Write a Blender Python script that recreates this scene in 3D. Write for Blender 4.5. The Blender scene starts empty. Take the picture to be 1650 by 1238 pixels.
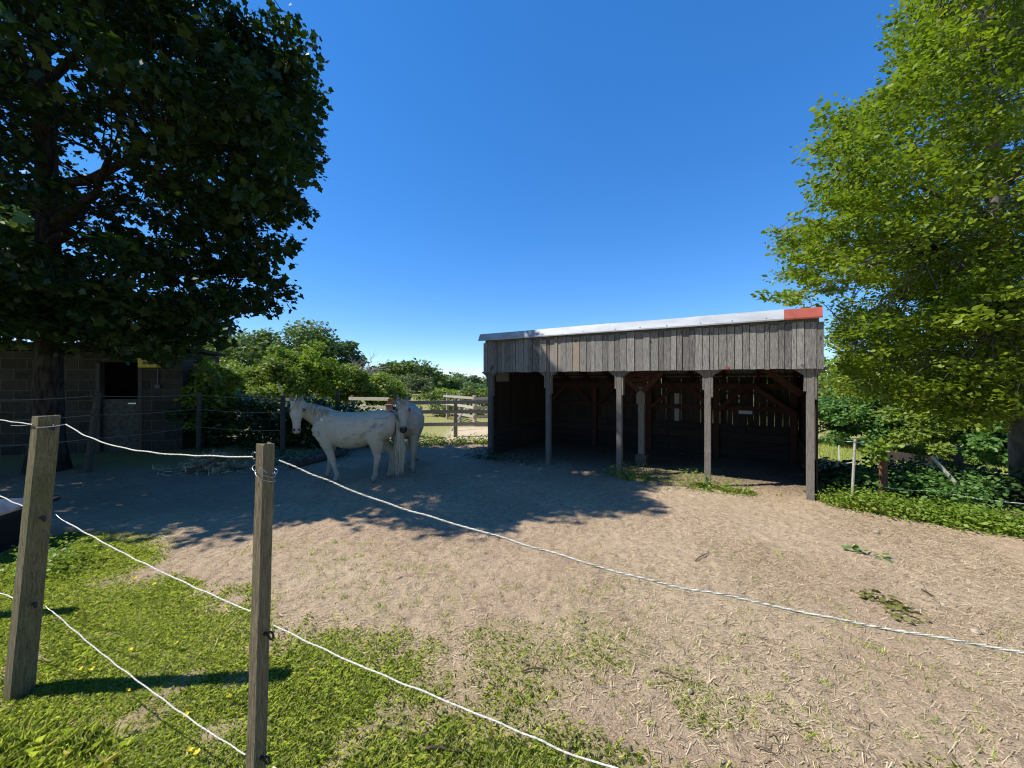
import bpy, math, random
import numpy as np
from mathutils import Vector, Matrix

random.seed(7)
R = np.random.default_rng(11)
D = bpy.data
scn = bpy.context.scene
COL = scn.collection
rad = math.radians

# ------------------------------------------------------------------ camera model
F = 620.0; CX = 825.0; HZ = 612.0; H = 1.65          # focal in photo pixels, horizon row, eye height


def P(px, py, Y):
    return Vector(((px - CX) / F * Y, Y, H - (py - HZ) / F * Y))


def G(px, py):
    Y = F * H / (py - HZ)
    return Vector(((px - CX) / F * Y, Y, 0))


SUN_EL = 50.0
SUN_AZ = (-1.0, -0.075)                               # horizontal direction towards the sun

# ------------------------------------------------------------------ noise / terrain


def _h(ix, iy, s):
    n = (ix * 374761393 + iy * 668265263 + s * 1442695041).astype(np.int64) & 0x7fffffff
    n = ((n ^ (n >> 13)) * 1274126177) & 0x7fffffff
    n = (n ^ (n >> 16)) & 0xffffff
    return n / float(0xffffff)


def vnoise(x, y, s=0):
    x = np.asarray(x, float); y = np.asarray(y, float)
    ix = np.floor(x).astype(np.int64); iy = np.floor(y).astype(np.int64)
    fx = x - ix; fy = y - iy
    fx = fx * fx * (3 - 2 * fx); fy = fy * fy * (3 - 2 * fy)
    a = _h(ix, iy, s); b = _h(ix + 1, iy, s); c = _h(ix, iy + 1, s); d = _h(ix + 1, iy + 1, s)
    return (a * (1 - fx) + b * fx) * (1 - fy) + (c * (1 - fx) + d * fx) * fy


def fbm(x, y, s=0, o=4):
    t = 0; a = .5; f = 1
    for k in range(o):
        t = t + a * vnoise(np.asarray(x) * f, np.asarray(y) * f, s + k * 17); a *= .5; f *= 2.03
    return t / (1 - .5 ** o)


def sstep(a, b, x):
    t = np.clip((np.asarray(x, float) - a) / (b - a), 0, 1)
    return t * t * (3 - 2 * t)


FP1 = Vector((-2.60, 2.03, 0)); FP2 = Vector((-.97, 1.45, 0))   # near fence posts
FD = (FP2 - FP1).normalized(); FN = Vector((-FD.y, FD.x, 0))     # along the fence, into the paddock


def fdist(x, y):
    return (x - FP1.x) * FN.x + (y - FP1.y) * FN.y


def slope_drop(x, y):
    """the land falls away beyond the fence east of the shelter"""
    e = (np.asarray(x, float) - 4.9) * .72 + (np.asarray(y, float) - 5.3) * .69
    w = sstep(.0, 1.2, np.asarray(x, float) - .45 * np.asarray(y, float) - 2.6)
    return -1.75 * sstep(.4, 13, e) * w


def ground_z(x, y, fine=True):
    x = np.asarray(x, float); y = np.asarray(y, float)
    d = fdist(x, y)
    near = 1 - sstep(9, 14, np.hypot(x, y))
    pad = sstep(.7, 1.2, d)
    z = (fbm(x * .55, y * .55, 3, 2) - .5) * .06 * near
    if fine:
        hoof = np.abs(fbm(x * 5.2, y * 5.2, 21, 3) - .5)
        z = z + near * (pad * (.012 * fbm(x * 7, y * 7, 5, 4) + .020 * fbm(x * 17, y * 17, 6, 3) - .008 * sstep(.0, .09, .09 - hoof)) +
                        (1 - pad) * .03 * fbm(x * 5, y * 5, 9, 3))
        z = z + near * .014 * (fbm(x * 33, y * 33, 31, 2) - .5)
    z = z - .02 * near
    return z + slope_drop(x, y)


def grass_cover(x, y):
    """0..1 how green the ground is"""
    x = np.asarray(x, float); y = np.asarray(y, float)
    d = fdist(x, y)
    n = fbm(x * 2.1, y * 2.1, 40, 4); m = fbm(x * .8, y * .8, 50, 3)
    a = 1 - sstep(.62, 1.08, d + (n - .5) * .95 + .22 * sstep(-1.2, .8, x))
    bare = sstep(.60, .68, fbm(x * 3.3, y * 3.3, 77, 3)) * .75
    a = a * (1 - bare)
    tail = (1 - sstep(.8, 2.6, d)) * sstep(.50, .66, n * .7 + m * .35) * .28
    left = (1 - sstep(.15, .5, np.hypot((x + 4.3) * .7, y - 3.45) - .35)) * .9
    past = sstep(.15, .6, x - .45 * y - 2.75 + (n - .5) * .5) * sstep(4.0, 5.0, y)
    far = sstep(13.2, 13.8, y) * (1 - .0 * x)
    back = sstep(9.3, 9.9, y + (n - .5) * .5) * sstep(-1.7, -2.2, x)
    shade = sstep(6.9, 8.2, y - .12 * (x + 5) + (n - .5) * 1.2) * sstep(-3.6, -4.6, x)
    return np.clip(np.maximum.reduce([a, tail, left, past, far, back, shade * .8]), 0, 1)


def sand_mask(x, y):
    x = np.asarray(x, float); y = np.asarray(y, float)
    return sstep(10.1, 10.5, y - .05 * x) * (1 - sstep(13.1, 13.7, y)) * sstep(-3.0, -2.4, x) * (1 - sstep(1, 2, x))


# ------------------------------------------------------------------ materials
def mat(name):
    m = D.materials.new(name); m.use_nodes = True
    nt = m.node_tree; nt.nodes.clear()
    out = nt.nodes.new('ShaderNodeOutputMaterial')
    return m, nt, out


def nd(nt, t, **kw):
    n = nt.nodes.new(t)
    for k, v in kw.items():
        if k.startswith('i_'):
            n.inputs[k[2:].replace('_', ' ')].default_value = v
        else:
            setattr(n, k, v)
    return n


def mixc(nt, fac, a, b, blend='MIX'):
    n = nt.nodes.new('ShaderNodeMix'); n.data_type = 'RGBA'; n.blend_type = blend
    for s, v in ((0, fac), (6, a), (7, b)):
        if hasattr(v, 'node'): nt.links.new(v, n.inputs[s])
        elif s == 0: n.inputs[0].default_value = v
        else: n.inputs[s].default_value = (*v, 1)
    return n.outputs[2]


def math_n(nt, op, a, b=None, clamp=False):
    n = nt.nodes.new('ShaderNodeMath'); n.operation = op; n.use_clamp = clamp
    for i, v in ((0, a), (1, b)):
        if v is None: continue
        if hasattr(v, 'node'): nt.links.new(v, n.inputs[i])
        else: n.inputs[i].default_value = v
    return n.outputs[0]


def ramp(nt, src, lo, hi):
    n = nt.nodes.new('ShaderNodeMapRange'); n.interpolation_type = 'SMOOTHSTEP'
    nt.links.new(src, n.inputs[0]); n.inputs[1].default_value = lo; n.inputs[2].default_value = hi
    return n.outputs[0]


def noise(nt, scale, detail=4, stretch=None, coord='Object', rough=.55, offs=None):
    tc = nt.nodes.new('ShaderNodeTexCoord'); src = tc.outputs[coord]
    if stretch or offs:
        mp = nt.nodes.new('ShaderNodeMapping')
        if stretch: mp.inputs['Scale'].default_value = stretch
        if offs: mp.inputs['Location'].default_value = offs
        nt.links.new(src, mp.inputs[0]); src = mp.outputs[0]
    n = nt.nodes.new('ShaderNodeTexNoise'); n.inputs['Scale'].default_value = scale
    n.inputs['Detail'].default_value = detail; n.inputs['Roughness'].default_value = rough
    nt.links.new(src, n.inputs['Vector'])
    return n.outputs[0]


def attr(nt, name):
    n = nt.nodes.new('ShaderNodeAttribute'); n.attribute_name = name
    return n


def pbsdf(nt, out, color, rough=.8, spec=.2, bump=None, bump_d=.01, bump_s=.6, metal=0):
    b = nt.nodes.new('ShaderNodeBsdfPrincipled')
    if hasattr(color, 'node'): nt.links.new(color, b.inputs['Base Color'])
    else: b.inputs['Base Color'].default_value = (*color, 1)
    if hasattr(rough, 'node'): nt.links.new(rough, b.inputs['Roughness'])
    else: b.inputs['Roughness'].default_value = rough
    b.inputs['Specular IOR Level'].default_value = spec
    b.inputs['Metallic'].default_value = metal
    if bump is not None:
        bp = nt.nodes.new('ShaderNodeBump'); bp.inputs['Strength'].default_value = bump_s
        bp.inputs['Distance'].default_value = bump_d
        nt.links.new(bump, bp.inputs['Height']); nt.links.new(bp.outputs[0], b.inputs['Normal'])
    nt.links.new(b.outputs[0], out.inputs[0])
    return b


def leaf_mat(name, dark, light, trans=.38, rough=.45, spec=.35, tcol=None, odd=None):
    m, nt, out = mat(name)
    t = attr(nt, 'tint').outputs['Fac']
    c = mixc(nt, t, dark, light)
    if odd: c = mixc(nt, ramp(nt, t, .90, .95), c, odd)
    b = nt.nodes.new('ShaderNodeBsdfPrincipled'); nt.links.new(c, b.inputs['Base Color'])
    b.inputs['Roughness'].default_value = rough; b.inputs['Specular IOR Level'].default_value = spec
    tr = nt.nodes.new('ShaderNodeBsdfTranslucent')
    tc = mixc(nt, 1.0, c, tcol or (1.25, 1.35, .6), 'MULTIPLY'); nt.links.new(tc, tr.inputs[0])
    mx = nt.nodes.new('ShaderNodeMixShader'); mx.inputs[0].default_value = trans
    nt.links.new(b.outputs[0], mx.inputs[1]); nt.links.new(tr.outputs[0], mx.inputs[2])
    nt.links.new(mx.outputs[0], out.inputs[0])
    return m


def wood_mat(name, dark, light, stretch, warm=None, bump_d=.006, knots=False, scale=9, moss=None):
    m, nt, out = mat(name)
    g = noise(nt, scale, 6, stretch, rough=.65)
    g2 = noise(nt, scale * 3.1, 5, stretch, rough=.7)
    t = attr(nt, 'tint').outputs['Fac']
    f = math_n(nt, 'ADD', math_n(nt, 'MULTIPLY', ramp(nt, g, .30, .70), .55), math_n(nt, 'MULTIPLY', t, .45))
    c = mixc(nt, f, dark, light)
    if warm: c = mixc(nt, math_n(nt, 'MULTIPLY', ramp(nt, t, .70, .95), .75), c, warm)
    crack = ramp(nt, g2, .54, .63)
    c = mixc(nt, math_n(nt, 'MULTIPLY', crack, .65), c, tuple(v * .35 for v in dark))
    if knots:
        k = ramp(nt, noise(nt, 5.5, 2, (1, 1, .55)), .69, .74)
        c = mixc(nt, math_n(nt, 'MULTIPLY', k, .7), c, tuple(v * .4 for v in dark))
    if moss:
        mm = ramp(nt, noise(nt, 6, 5, (1, 1, .4)), .52, .66)
        c = mixc(nt, math_n(nt, 'MULTIPLY', mm, .55), c, moss)
    pbsdf(nt, out, c, .85, .15, math_n(nt, 'SUBTRACT', g, math_n(nt, 'MULTIPLY', crack, .6)), bump_d, .7)
    return m


def plain(name, color, rough=.7, spec=.3, var=.25, scale=20, bump_d=.003, metal=0, stretch=None):
    m, nt, out = mat(name)
    n = noise(nt, scale, 4, stretch)
    c = mixc(nt, ramp(nt, n, .3, .7), tuple(v * (1 - var) for v in color), tuple(min(1, v * (1 + var)) for v in color))
    pbsdf(nt, out, c, rough, spec, n, bump_d, .5, metal)
    return m


M = {}
M['fascia'] = wood_mat('weathered_grey_board', (.05, .045, .041), (.49, .45, .40), (22, 22, .9), warm=(.36, .27, .19), knots=True)
M['grey_post'] = wood_mat('weathered_grey_timber', (.10, .085, .07), (.31, .275, .235), (16, 16, .9))
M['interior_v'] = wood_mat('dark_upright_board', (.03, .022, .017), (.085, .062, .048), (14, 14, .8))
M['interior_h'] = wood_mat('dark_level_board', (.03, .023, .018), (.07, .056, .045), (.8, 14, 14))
M['red_timber'] = wood_mat('red_brown_timber', (.05, .022, .015), (.125, .055, .036), (1, 14, 14))
M['post_green'] = wood_mat('green_brown_post', (.10, .082, .045), (.32, .26, .155), (20, 20, 1.0), moss=(.13, .135, .05), scale=7)
M['post_brown'] = wood_mat('grey_brown_post', (.12, .088, .052), (.37, .295, .19), (24, 24, 1.2), moss=(.15, .15, .07), scale=8)
M['dark_post'] = wood_mat('dark_post', (.05, .042, .034), (.14, .12, .10), (16, 16, 1))
M['rail'] = wood_mat('grey_rail', (.20, .175, .15), (.46, .42, .37), (1, 12, 12))
M['rail_pale'] = wood_mat('pale_rail', (.30, .265, .21), (.60, .55, .46), (1, 12, 12))
M['red_post'] = wood_mat('rusty_post', (.11, .05, .03), (.25, .12, .08), (14, 14, 1))
M['pale_stick'] = wood_mat('pale_stick', (.25, .22, .18), (.6, .56, .48), (10, 10, 1))
M['bark'] = plain('maple_bark', (.045, .038, .031), .95, .1, .55, 7, .05, stretch=(2.5, 2.5, .6))
M['bark_grey'] = plain('beech_bark', (.16, .145, .125), .9, .15, .35, 6, .02, stretch=(1.5, 1.5, .7))
M['bark_far'] = plain('far_bark', (.09, .075, .06), .95, .1, .3, 4, .02)
M['flash_white'] = plain('grey_white_sheet', (.40, .415, .44), .55, .4, .14, 2.2, .012, stretch=(1, 3, 3))
M['flash_red'] = plain('red_painted_sheet', (.36, .075, .045), .5, .4, .18, 4, .004)
M['roof_sheet'] = plain('dull_roof_sheet', (.22, .22, .23), .6, .3, .2, 5, .004)
M['black_plastic'] = plain('black_plastic', (.018, .018, .02), .45, .4, .3, 30, .001)
M['grey_plastic'] = plain('light_grey_plastic', (.30, .31, .33), .5, .4, .2, 14, .002)
M['black'] = plain('black_insulator', (.02, .02, .02), .35, .5, .2, 30, .001)
M['steel'] = plain('steel_wire', (.45, .44, .42), .35, .5, .15, 30, .0005, metal=.8)
M['white_tape'] = plain('white_cord', (.6, .6, .56), .7, .2, .15, 40, .001)
M['dark_wire'] = plain('grey_wire', (.22, .22, .2), .7, .2, .15, 40, .001)
M['yellow'] = plain('yellow_plastic', (.62, .50, .03), .5, .4, .12, 12, .001)
M['stone'] = plain('pale_stone', (.36, .29, .22), .9, .1, .4, 30, .012)
M['log'] = plain('dead_log_bark', (.085, .072, .06), .95, .1, .45, 10, .03)
M['twig'] = plain('dry_twig', (.12, .085, .06), .9, .1, .4, 30, .004)
M['hay'] = plain('old_hay', (.24, .19, .11), .95, .1, .5, 26, .05)
M['eye'] = plain('dark_eye', (.012, .009, .008), .12, .6, .1, 5, .0002)
M['hoof'] = plain('horn_hoof', (.17, .14, .115), .6, .3, .35, 30, .002)
M['buttercup'] = plain('yellow_petal', (.75, .55, .02), .5, .3, .1, 40, .0005)

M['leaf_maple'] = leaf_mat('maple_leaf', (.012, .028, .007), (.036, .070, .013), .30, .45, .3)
M['leaf_beech'] = leaf_mat('beech_leaf', (.090, .145, .012), (.300, .375, .030), .40, .42, .3, odd=(.34, .27, .04))
M['leaf_oak'] = leaf_mat('oak_leaf', (.10, .145, .04), (.20, .25, .07), .25, .6, .2)
M['leaf_far'] = leaf_mat('far_leaf', (.085, .135, .055), (.16, .22, .09), .25, .6, .2)
M['leaf_hazel'] = leaf_mat('hazel_leaf', (.13, .19, .028), (.27, .33, .055), .34, .5, .3)
M['leaf_bright'] = leaf_mat('bright_leaf', (.13, .20, .022), (.28, .36, .045), .38, .5, .3)
M['leaf_willow'] = leaf_mat('willow_leaf', (.11, .15, .06), (.22, .26, .12), .28, .55, .25)
M['leaf_bush'] = leaf_mat('bush_leaf', (.07, .155, .035), (.155, .27, .06), .34, .5, .3)
M['leaf_bramble'] = leaf_mat('bramble_leaf', (.022, .042, .014), (.06, .095, .025), .25, .32, .5)
M['leaf_weed'] = leaf_mat('weed_leaf', (.11, .19, .02), (.29, .38, .05), .40, .5, .3)
M['leaf_wilt'] = leaf_mat('wilted_leaf', (.10, .12, .03), (.26, .24, .07), .3, .6, .2)
M['grass'] = leaf_mat('grass_blade', (.22, .29, .04), (.55, .59, .15), .42, .5, .3, odd=(.55, .46, .24))
M['straw'] = leaf_mat('straw_piece', (.17, .115, .06), (.84, .68, .44), .12, .7, .2, tcol=(1, .95, .8))
M['hair'] = leaf_mat('cream_horse_hair', (.46, .37, .25), (.74, .64, .49), .25, .6, .25, tcol=(1, .95, .85))


def ground_mat():
    m, nt, out = mat('paddock_ground')
    ga = attr(nt, 'grass').outputs['Fac']; sa = attr(nt, 'sand').outputs['Fac']; wa = attr(nt, 'straw').outputs['Fac']
    da = attr(nt, 'dark_soil_shade').outputs['Fac']
    n1 = noise(nt, 1.1, 5); n2 = noise(nt, 11, 6, rough=.7); n3 = noise(nt, 60, 4, rough=.7)
    n4 = noise(nt, 38, 5, (1, 5, 1), rough=.75); n5 = noise(nt, 38, 5, (5, 1, 1), rough=.75)
    c = mixc(nt, ramp(nt, n1, .35, .68), (.405, .284, .184), (.515, .378, .250))
    c = mixc(nt, math_n(nt, 'MULTIPLY', ramp(nt, n2, .50, .66), .75), c, (.22, .152, .102))
    c = mixc(nt, math_n(nt, 'MULTIPLY', ramp(nt, n3, .52, .70), .45), c, (.18, .125, .08))
    n6 = noise(nt, 125, 4, rough=.75)
    c = mixc(nt, math_n(nt, 'MULTIPLY', ramp(nt, n6, .52, .62), .7), c, (.12, .085, .055))
    c = mixc(nt, math_n(nt, 'MULTIPLY', ramp(nt, n6, .47, .37), .65), c, (.66, .53, .36))
    fl = math_n(nt, 'MAXIMUM', ramp(nt, n4, .60, .68), ramp(nt, n5, .60, .68))
    fl = math_n(nt, 'MULTIPLY', fl, math_n(nt, 'ADD', math_n(nt, 'MULTIPLY', wa, .75), .25))
    c = mixc(nt, fl, c, (.58, .45, .27))
    c = mixc(nt, math_n(nt, 'MULTIPLY', wa, .35), c, (.50, .40, .26))
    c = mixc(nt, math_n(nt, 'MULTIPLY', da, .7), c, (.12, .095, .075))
    s = mixc(nt, ramp(nt, n2, .3, .7), (.52, .41, .26), (.66, .54, .37))
    c = mixc(nt, sa, c, s)
    gcol = mixc(nt, ramp(nt, n2, .35, .65), (.20, .21, .055), (.36, .35, .12))
    gcol = mixc(nt, math_n(nt, 'MULTIPLY', ramp(nt, n3, .5, .68), .5), gcol, (.16, .125, .07))
    c = mixc(nt, math_n(nt, 'MULTIPLY', ga, .85), c, gcol)
    hgt = math_n(nt, 'ADD', math_n(nt, 'MULTIPLY', n2, .6), math_n(nt, 'ADD', math_n(nt, 'MULTIPLY', n3, .35), math_n(nt, 'MULTIPLY', n6, .25)))
    pbsdf(nt, out, c, .95, .08, hgt, .034, 1.0)
    return m


def coat_mat(name, dirt, base=(.66, .63, .58), seed=0.):
    m, nt, out = mat(name)
    n1 = noise(nt, 4.6, 5, (1, 1, 1.5), offs=(seed, seed, 0)); n2 = noise(nt, 14, 5, (1, 1, .7)); n3 = noise(nt, 90, 3, (1, 1, .3))
    c = mixc(nt, ramp(nt, n2, .3, .7), tuple(v * .88 for v in base), base)
    p = math_n(nt, 'MULTIPLY', ramp(nt, n1, .53, .68), ramp(nt, n2, .36, .58))
    c = mixc(nt, math_n(nt, 'MULTIPLY', p, dirt), c, (.20, .175, .15))
    c = mixc(nt, math_n(nt, 'MULTIPLY', ramp(nt, n3, .45, .75), .22), c, (.40, .36, .30))
    sk = attr(nt, 'skin'); c = mixc(nt, sk.outputs['Alpha'], c, sk.outputs['Color'])
    pbsdf(nt, out, c, .75, .2, n3, .004, .5)
    return m


def block_mat():
    m, nt, out = mat('concrete_block')
    tc = nt.nodes.new('ShaderNodeTexCoord')
    sep = nt.nodes.new('ShaderNodeSeparateXYZ'); nt.links.new(tc.outputs['Object'], sep.inputs[0])
    cmb = nt.nodes.new('ShaderNodeCombineXYZ')
    nt.links.new(sep.outputs[0], cmb.inputs[0]); nt.links.new(sep.outputs[2], cmb.inputs[1])
    b = nt.nodes.new('ShaderNodeTexBrick'); b.offset = .5
    nt.links.new(cmb.outputs[0], b.inputs['Vector'])
    b.inputs['Scale'].default_value = 1; b.inputs['Brick Width'].default_value = .47; b.inputs['Row Height'].default_value = .235
    b.inputs['Mortar Size'].default_value = .009; b.inputs['Mortar Smooth'].default_value = .2; b.inputs['Bias'].default_value = 0
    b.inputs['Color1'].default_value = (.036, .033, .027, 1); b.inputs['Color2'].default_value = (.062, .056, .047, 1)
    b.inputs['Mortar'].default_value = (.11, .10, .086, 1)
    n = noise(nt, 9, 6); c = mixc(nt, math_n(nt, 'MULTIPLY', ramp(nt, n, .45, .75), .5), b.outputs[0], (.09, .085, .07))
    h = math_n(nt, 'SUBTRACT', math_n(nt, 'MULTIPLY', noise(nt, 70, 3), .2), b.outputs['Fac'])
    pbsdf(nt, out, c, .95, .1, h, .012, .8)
    return m


def rope_mat():
    m, nt, out = mat('twisted_rope')
    t = attr(nt, 'tint').outputs['Fac']
    n = noise(nt, 160, 3)
    c = mixc(nt, ramp(nt, n, .35, .65), (.50, .465, .39), (.74, .70, .60))
    c = mixc(nt, ramp(nt, t, .4, .6), c, (.10, .10, .10))
    pbsdf(nt, out, c, .8, .2, n, .001, .4)
    return m


M['ground'] = ground_mat(); M['block'] = block_mat(); M['rope'] = rope_mat()
M['coat_a'] = coat_mat('dirty_white_coat', .85, (.55, .46, .335), 0.)
M['coat_b'] = coat_mat('pale_grey_coat', .45, (.47, .405, .31), 3.7)
M['concrete'] = plain('rough_concrete', (.105, .095, .08), .95, .1, .3, 12, .01)


# ------------------------------------------------------------------ mesh builder
class MB:
    def __init__(s):
        s.v = []; s.f = []; s.t = []; s.m = []

    def add(s, vs, fs, tint=.5, mi=0):
        o = len(s.v)
        s.v += [tuple(p) for p in vs]
        for f in fs:
            s.f.append([i + o for i in f]); s.t.append(tint); s.m.append(mi)

    def box(s, c, size, rot=None, tint=.5, bev=0., mi=0):
        """box with chamfered long edges when bev > 0"""
        hx, hy, hz = (d / 2 for d in size)
        if bev <= 0:
            vs = [Vector((x, y, z)) for x in (-hx, hx) for y in (-hy, hy) for z in (-hz, hz)]
            fs = [(0, 1, 3, 2), (4, 6, 7, 5), (0, 4, 5, 1), (2, 3, 7, 6), (0, 2, 6, 4), (1, 5, 7, 3)]
        else:
            ring = [(hx - bev, -hy), (hx, -hy + bev), (hx, hy - bev), (hx - bev, hy), (-hx + bev, hy), (-hx, hy - bev), (-hx, -hy + bev), (-hx + bev, -hy)]
            vs = []
            for z, k in ((-hz, 1), (hz - bev, 1), (hz, 0)):
                for x, y in ring:
                    f = 1 if k else .9
                    vs.append(Vector((x * f, y * f, z)))
            fs = [tuple(range(7, -1, -1)), tuple(range(16, 24))]
            for r in (0, 8):
                for i in range(8):
                    j = (i + 1) % 8
                    fs.append((r + i, r + j, r + 8 + j, r + 8 + i))
        c = Vector(c)
        vs = [(rot @ p if rot is not None else p) + c for p in vs]
        s.add(vs, fs, tint, mi)

    def beam(s, a, b, w, h, tint=.5, up=(0, 0, 1), mi=0):
        a = Vector(a); b = Vector(b); d = b - a; L = d.length; d.normalize()
        u = Vector(up)
        if abs(u.dot(d)) > .95: u = Vector((0, 1, 0))
        y = u.cross(d).normalized(); z = d.cross(y)
        rot = Matrix((d, y, z)).transposed()
        s.box((a + b) / 2, (L, w, h), rot, tint, 0, mi)

    def tube(s, pts, radii, n=8, tint=.5, cap=True, mi=0):
        pts = [Vector(p) for p in pts]
        if not hasattr(radii, '__len__'): radii = [radii] * len(pts)
        o = len(s.v); prev = None
        for i, p in enumerate(pts):
            d = (pts[min(i + 1, len(pts) - 1)] - pts[max(i - 1, 0)]).normalized()
            if prev is None:
                a = Vector((0, 0, 1)) if abs(d.z) < .9 else Vector((1, 0, 0))
                x = d.cross(a).normalized()
            else:
                x = (prev - d * prev.dot(d)).normalized()
            prev = x; y = d.cross(x)
            for k in range(n):
                a = 2 * math.pi * k / n
                s.v.append(tuple(p + (x * math.cos(a) + y * math.sin(a)) * radii[i]))
        for i in range(len(pts) - 1):
            for k in range(n):
                j = (k + 1) % n
                s.f.append([o + i * n + k, o + i * n + j, o + (i + 1) * n + j, o + (i + 1) * n + k]); s.t.append(tint); s.m.append(mi)
        if cap:
            s.f.append([o + k for k in range(n - 1, -1, -1)]); s.t.append(tint); s.m.append(mi)
            e = o + (len(pts) - 1) * n
            s.f.append([e + k for k in range(n)]); s.t.append(tint); s.m.append(mi)

    def loft(s, secs, n=16, cap=True):
        """secs: (centre, axis_u, ru, axis_v, rv)"""
        o = len(s.v)
        for c, u, ru, v, rv in secs:
            c = Vector(c); u = Vector(u); v = Vector(v)
            for k in range(n):
                a = 2 * math.pi * k / n
                s.v.append(tuple(c + u * ru * math.cos(a) + v * rv * math.sin(a)))
        for i in range(len(secs) - 1):
            for k in range(n):
                j = (k + 1) % n
                s.f.append([o + i * n + k, o + i * n + j, o + (i + 1) * n + j, o + (i + 1) * n + k]); s.t.append(.5); s.m.append(0)
        if cap:
            s.f.append([o + k for k in range(n - 1, -1, -1)]); s.t.append(.5); s.m.append(0)
            e = o + (len(secs) - 1) * n
            s.f.append([e + k for k in range(n)]); s.t.append(.5); s.m.append(0)

    def build(s, name, material, parent=None, smooth=False):
        me = D.meshes.new(name)
        me.from_pydata(s.v, [], s.f)
        for m in (material if isinstance(material, (list, tuple)) else [material]): me.materials.append(m)
        if any(s.m): me.polygons.foreach_set('material_index', s.m)
        a = me.attributes.new('tint', 'FLOAT', 'FACE'); a.data.foreach_set('value', s.t)
        if smooth: me.polygons.foreach_set('use_smooth', [True] * len(s.f))
        me.update()
        o = D.objects.new(name, me); COL.objects.link(o)
        if parent: o.parent = parent
        return o


def tag(o, label=None, cat=None, group=None, kind=None):
    if label: o['label'] = label
    if cat: o['category'] = cat
    if group: o['group'] = group
    if kind: o['kind'] = kind
    return o


def empty(name, loc=(0, 0, 0), rz=0, label=None, cat=None, group=None):
    o = D.objects.new(name, None); COL.objects.link(o); o.empty_display_size = .1
    o.location = loc; o.rotation_euler = (0, 0, rz)
    return tag(o, label, cat, group)


def mesh_np(name, verts, k, material, parent=None, tint=None, smooth=False):
    """N faces of k corners each, own vertices. verts: (N*k, 3)"""
    n = len(verts) // k
    me = D.meshes.new(name)
    me.vertices.add(n * k); me.vertices.foreach_set('co', np.ascontiguousarray(verts, dtype=np.float32).ravel())
    me.loops.add(n * k); me.loops.foreach_set('vertex_index', np.arange(n * k, dtype=np.int32))
    me.polygons.add(n); me.polygons.foreach_set('loop_start', np.arange(0, n * k, k, dtype=np.int32))
    me.update(calc_edges=True)
    me.materials.append(material)
    a = me.attributes.new('tint', 'FLOAT', 'FACE')
    a.data.foreach_set('value', np.asarray(tint if tint is not None else R.random(n), dtype=np.float32))
    me.validate()
    o = D.objects.new(name, me); COL.objects.link(o)
    if parent: o.parent = parent
    return o


MAPLE = np.array([(0, 0), (-.06, -.40), (.24, -.36), (.44, -.64), (.60, -.34), (.98, -.05), (1, 0), (.60, .34), (.44, .64), (.24, .36), (-.06, .40)])
OVAL = np.array([(0, 0), (.3, -.27), (.7, -.24), (1, 0), (.7, .24), (.3, .27)])
RHOMB = np.array([(0, 0), (.45, -.38), (1, 0), (.45, .38)])
SLIM = np.array([(0, 0), (.4, -.14), (1, 0), (.4, .14)])


def unit(a):
    return a / np.maximum(np.linalg.norm(a, axis=1, keepdims=True), 1e-9)


def leaf_verts(pos, axis, nrm, size, tm, fold=.18):
    axis = unit(axis); side = unit(np.cross(nrm, axis)); nn = np.cross(axis, side)
    size = np.asarray(size).reshape(-1, 1, 1)
    x = tm[:, 0][None, :, None]; y = tm[:, 1][None, :, None]
    v = pos[:, None, :] + size * (x * axis[:, None] + y * side[:, None] + fold * (np.abs(y) - .3 * x * x) * nn[:, None])
    return v.reshape(-1, 3)


def clump_leaves(cl, rng, up=.7, out=.6, flat_axis=0.3, shell=.45, jit=.55):
    """cl: list of (centre, (rx,ry,rz), n, outward vector or None) -> pos, axis, nrm, tint offset"""
    P_, A_, N_, T_ = [], [], [], []
    for c, r, n, o, *fr in cl:
        d = unit(rng.normal(size=(n, 3)))
        q = rng.random((n, 1)) ** shell
        p = d * q * np.array(r)
        if fr: p = p @ fr[0]
        P_.append(p + np.array(c))
        nr = rng.normal(size=(n, 3)) * jit + np.array((0, 0, up)) + d * out * q
        ax = rng.normal(size=(n, 3)); ax[:, 2] = ax[:, 2] * flat_axis - .15
        if o is not None: ax = ax * .7 + np.array(o)
        ax = ax + d * .5
        A_.append(ax); N_.append(unit(nr)); T_.append(np.full(n, rng.random()))
    return np.concatenate(P_), np.concatenate(A_), np.concatenate(N_), np.concatenate(T_)


def crown(name, cl, rng, lsize, tm, material, parent, var=.3, **kw):
    p, a, n, t = clump_leaves(cl, rng, **kw)
    s = lsize * (1 + var * rng.normal(size=len(p))).clip(.5, 1.7)
    tint = np.clip(t * .55 + rng.random(len(p)) * .5 - .03, 0, 1)
    return mesh_np(name, leaf_verts(p, a, n, s, tm), len(tm), material, parent, tint)


def twig(mb, a, b, r0, r1, rng, n=4, seg=4, wob=.08):
    a = np.array(a, float); b = np.array(b, float); L = np.linalg.norm(b - a)
    pts = []; rr = []
    for i in range(seg + 1):
        t = i / seg
        p = a * (1 - t) + b * t
        if 0 < i < seg: p = p + rng.normal(size=3) * wob * L
        p[2] += math.sin(t * math.pi) * .06 * L
        pts.append(p); rr.append(r0 * (1 - t) + r1 * t)
    mb.tube(pts, rr, n)
    return pts


def frame_of(d):
    d = np.array(d, float); d /= np.linalg.norm(d); b = np.cross((0, 0, 1.), d); b /= np.linalg.norm(b) + 1e-9
    return np.array((d, b, np.cross(d, b)))


# ------------------------------------------------------------------ ground
def axis_coords(lo_far, lo, hi, hi_far, step, grow):
    a = list(np.arange(lo, hi, step))
    s = step; x = a[-1]
    while x < hi_far: s *= grow; x += s; a.append(x)
    s = step; x = a[0]; b = []
    while x > lo_far: s *= grow; x -= s; b.append(x)
    return np.array(b[::-1] + a)


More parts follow.
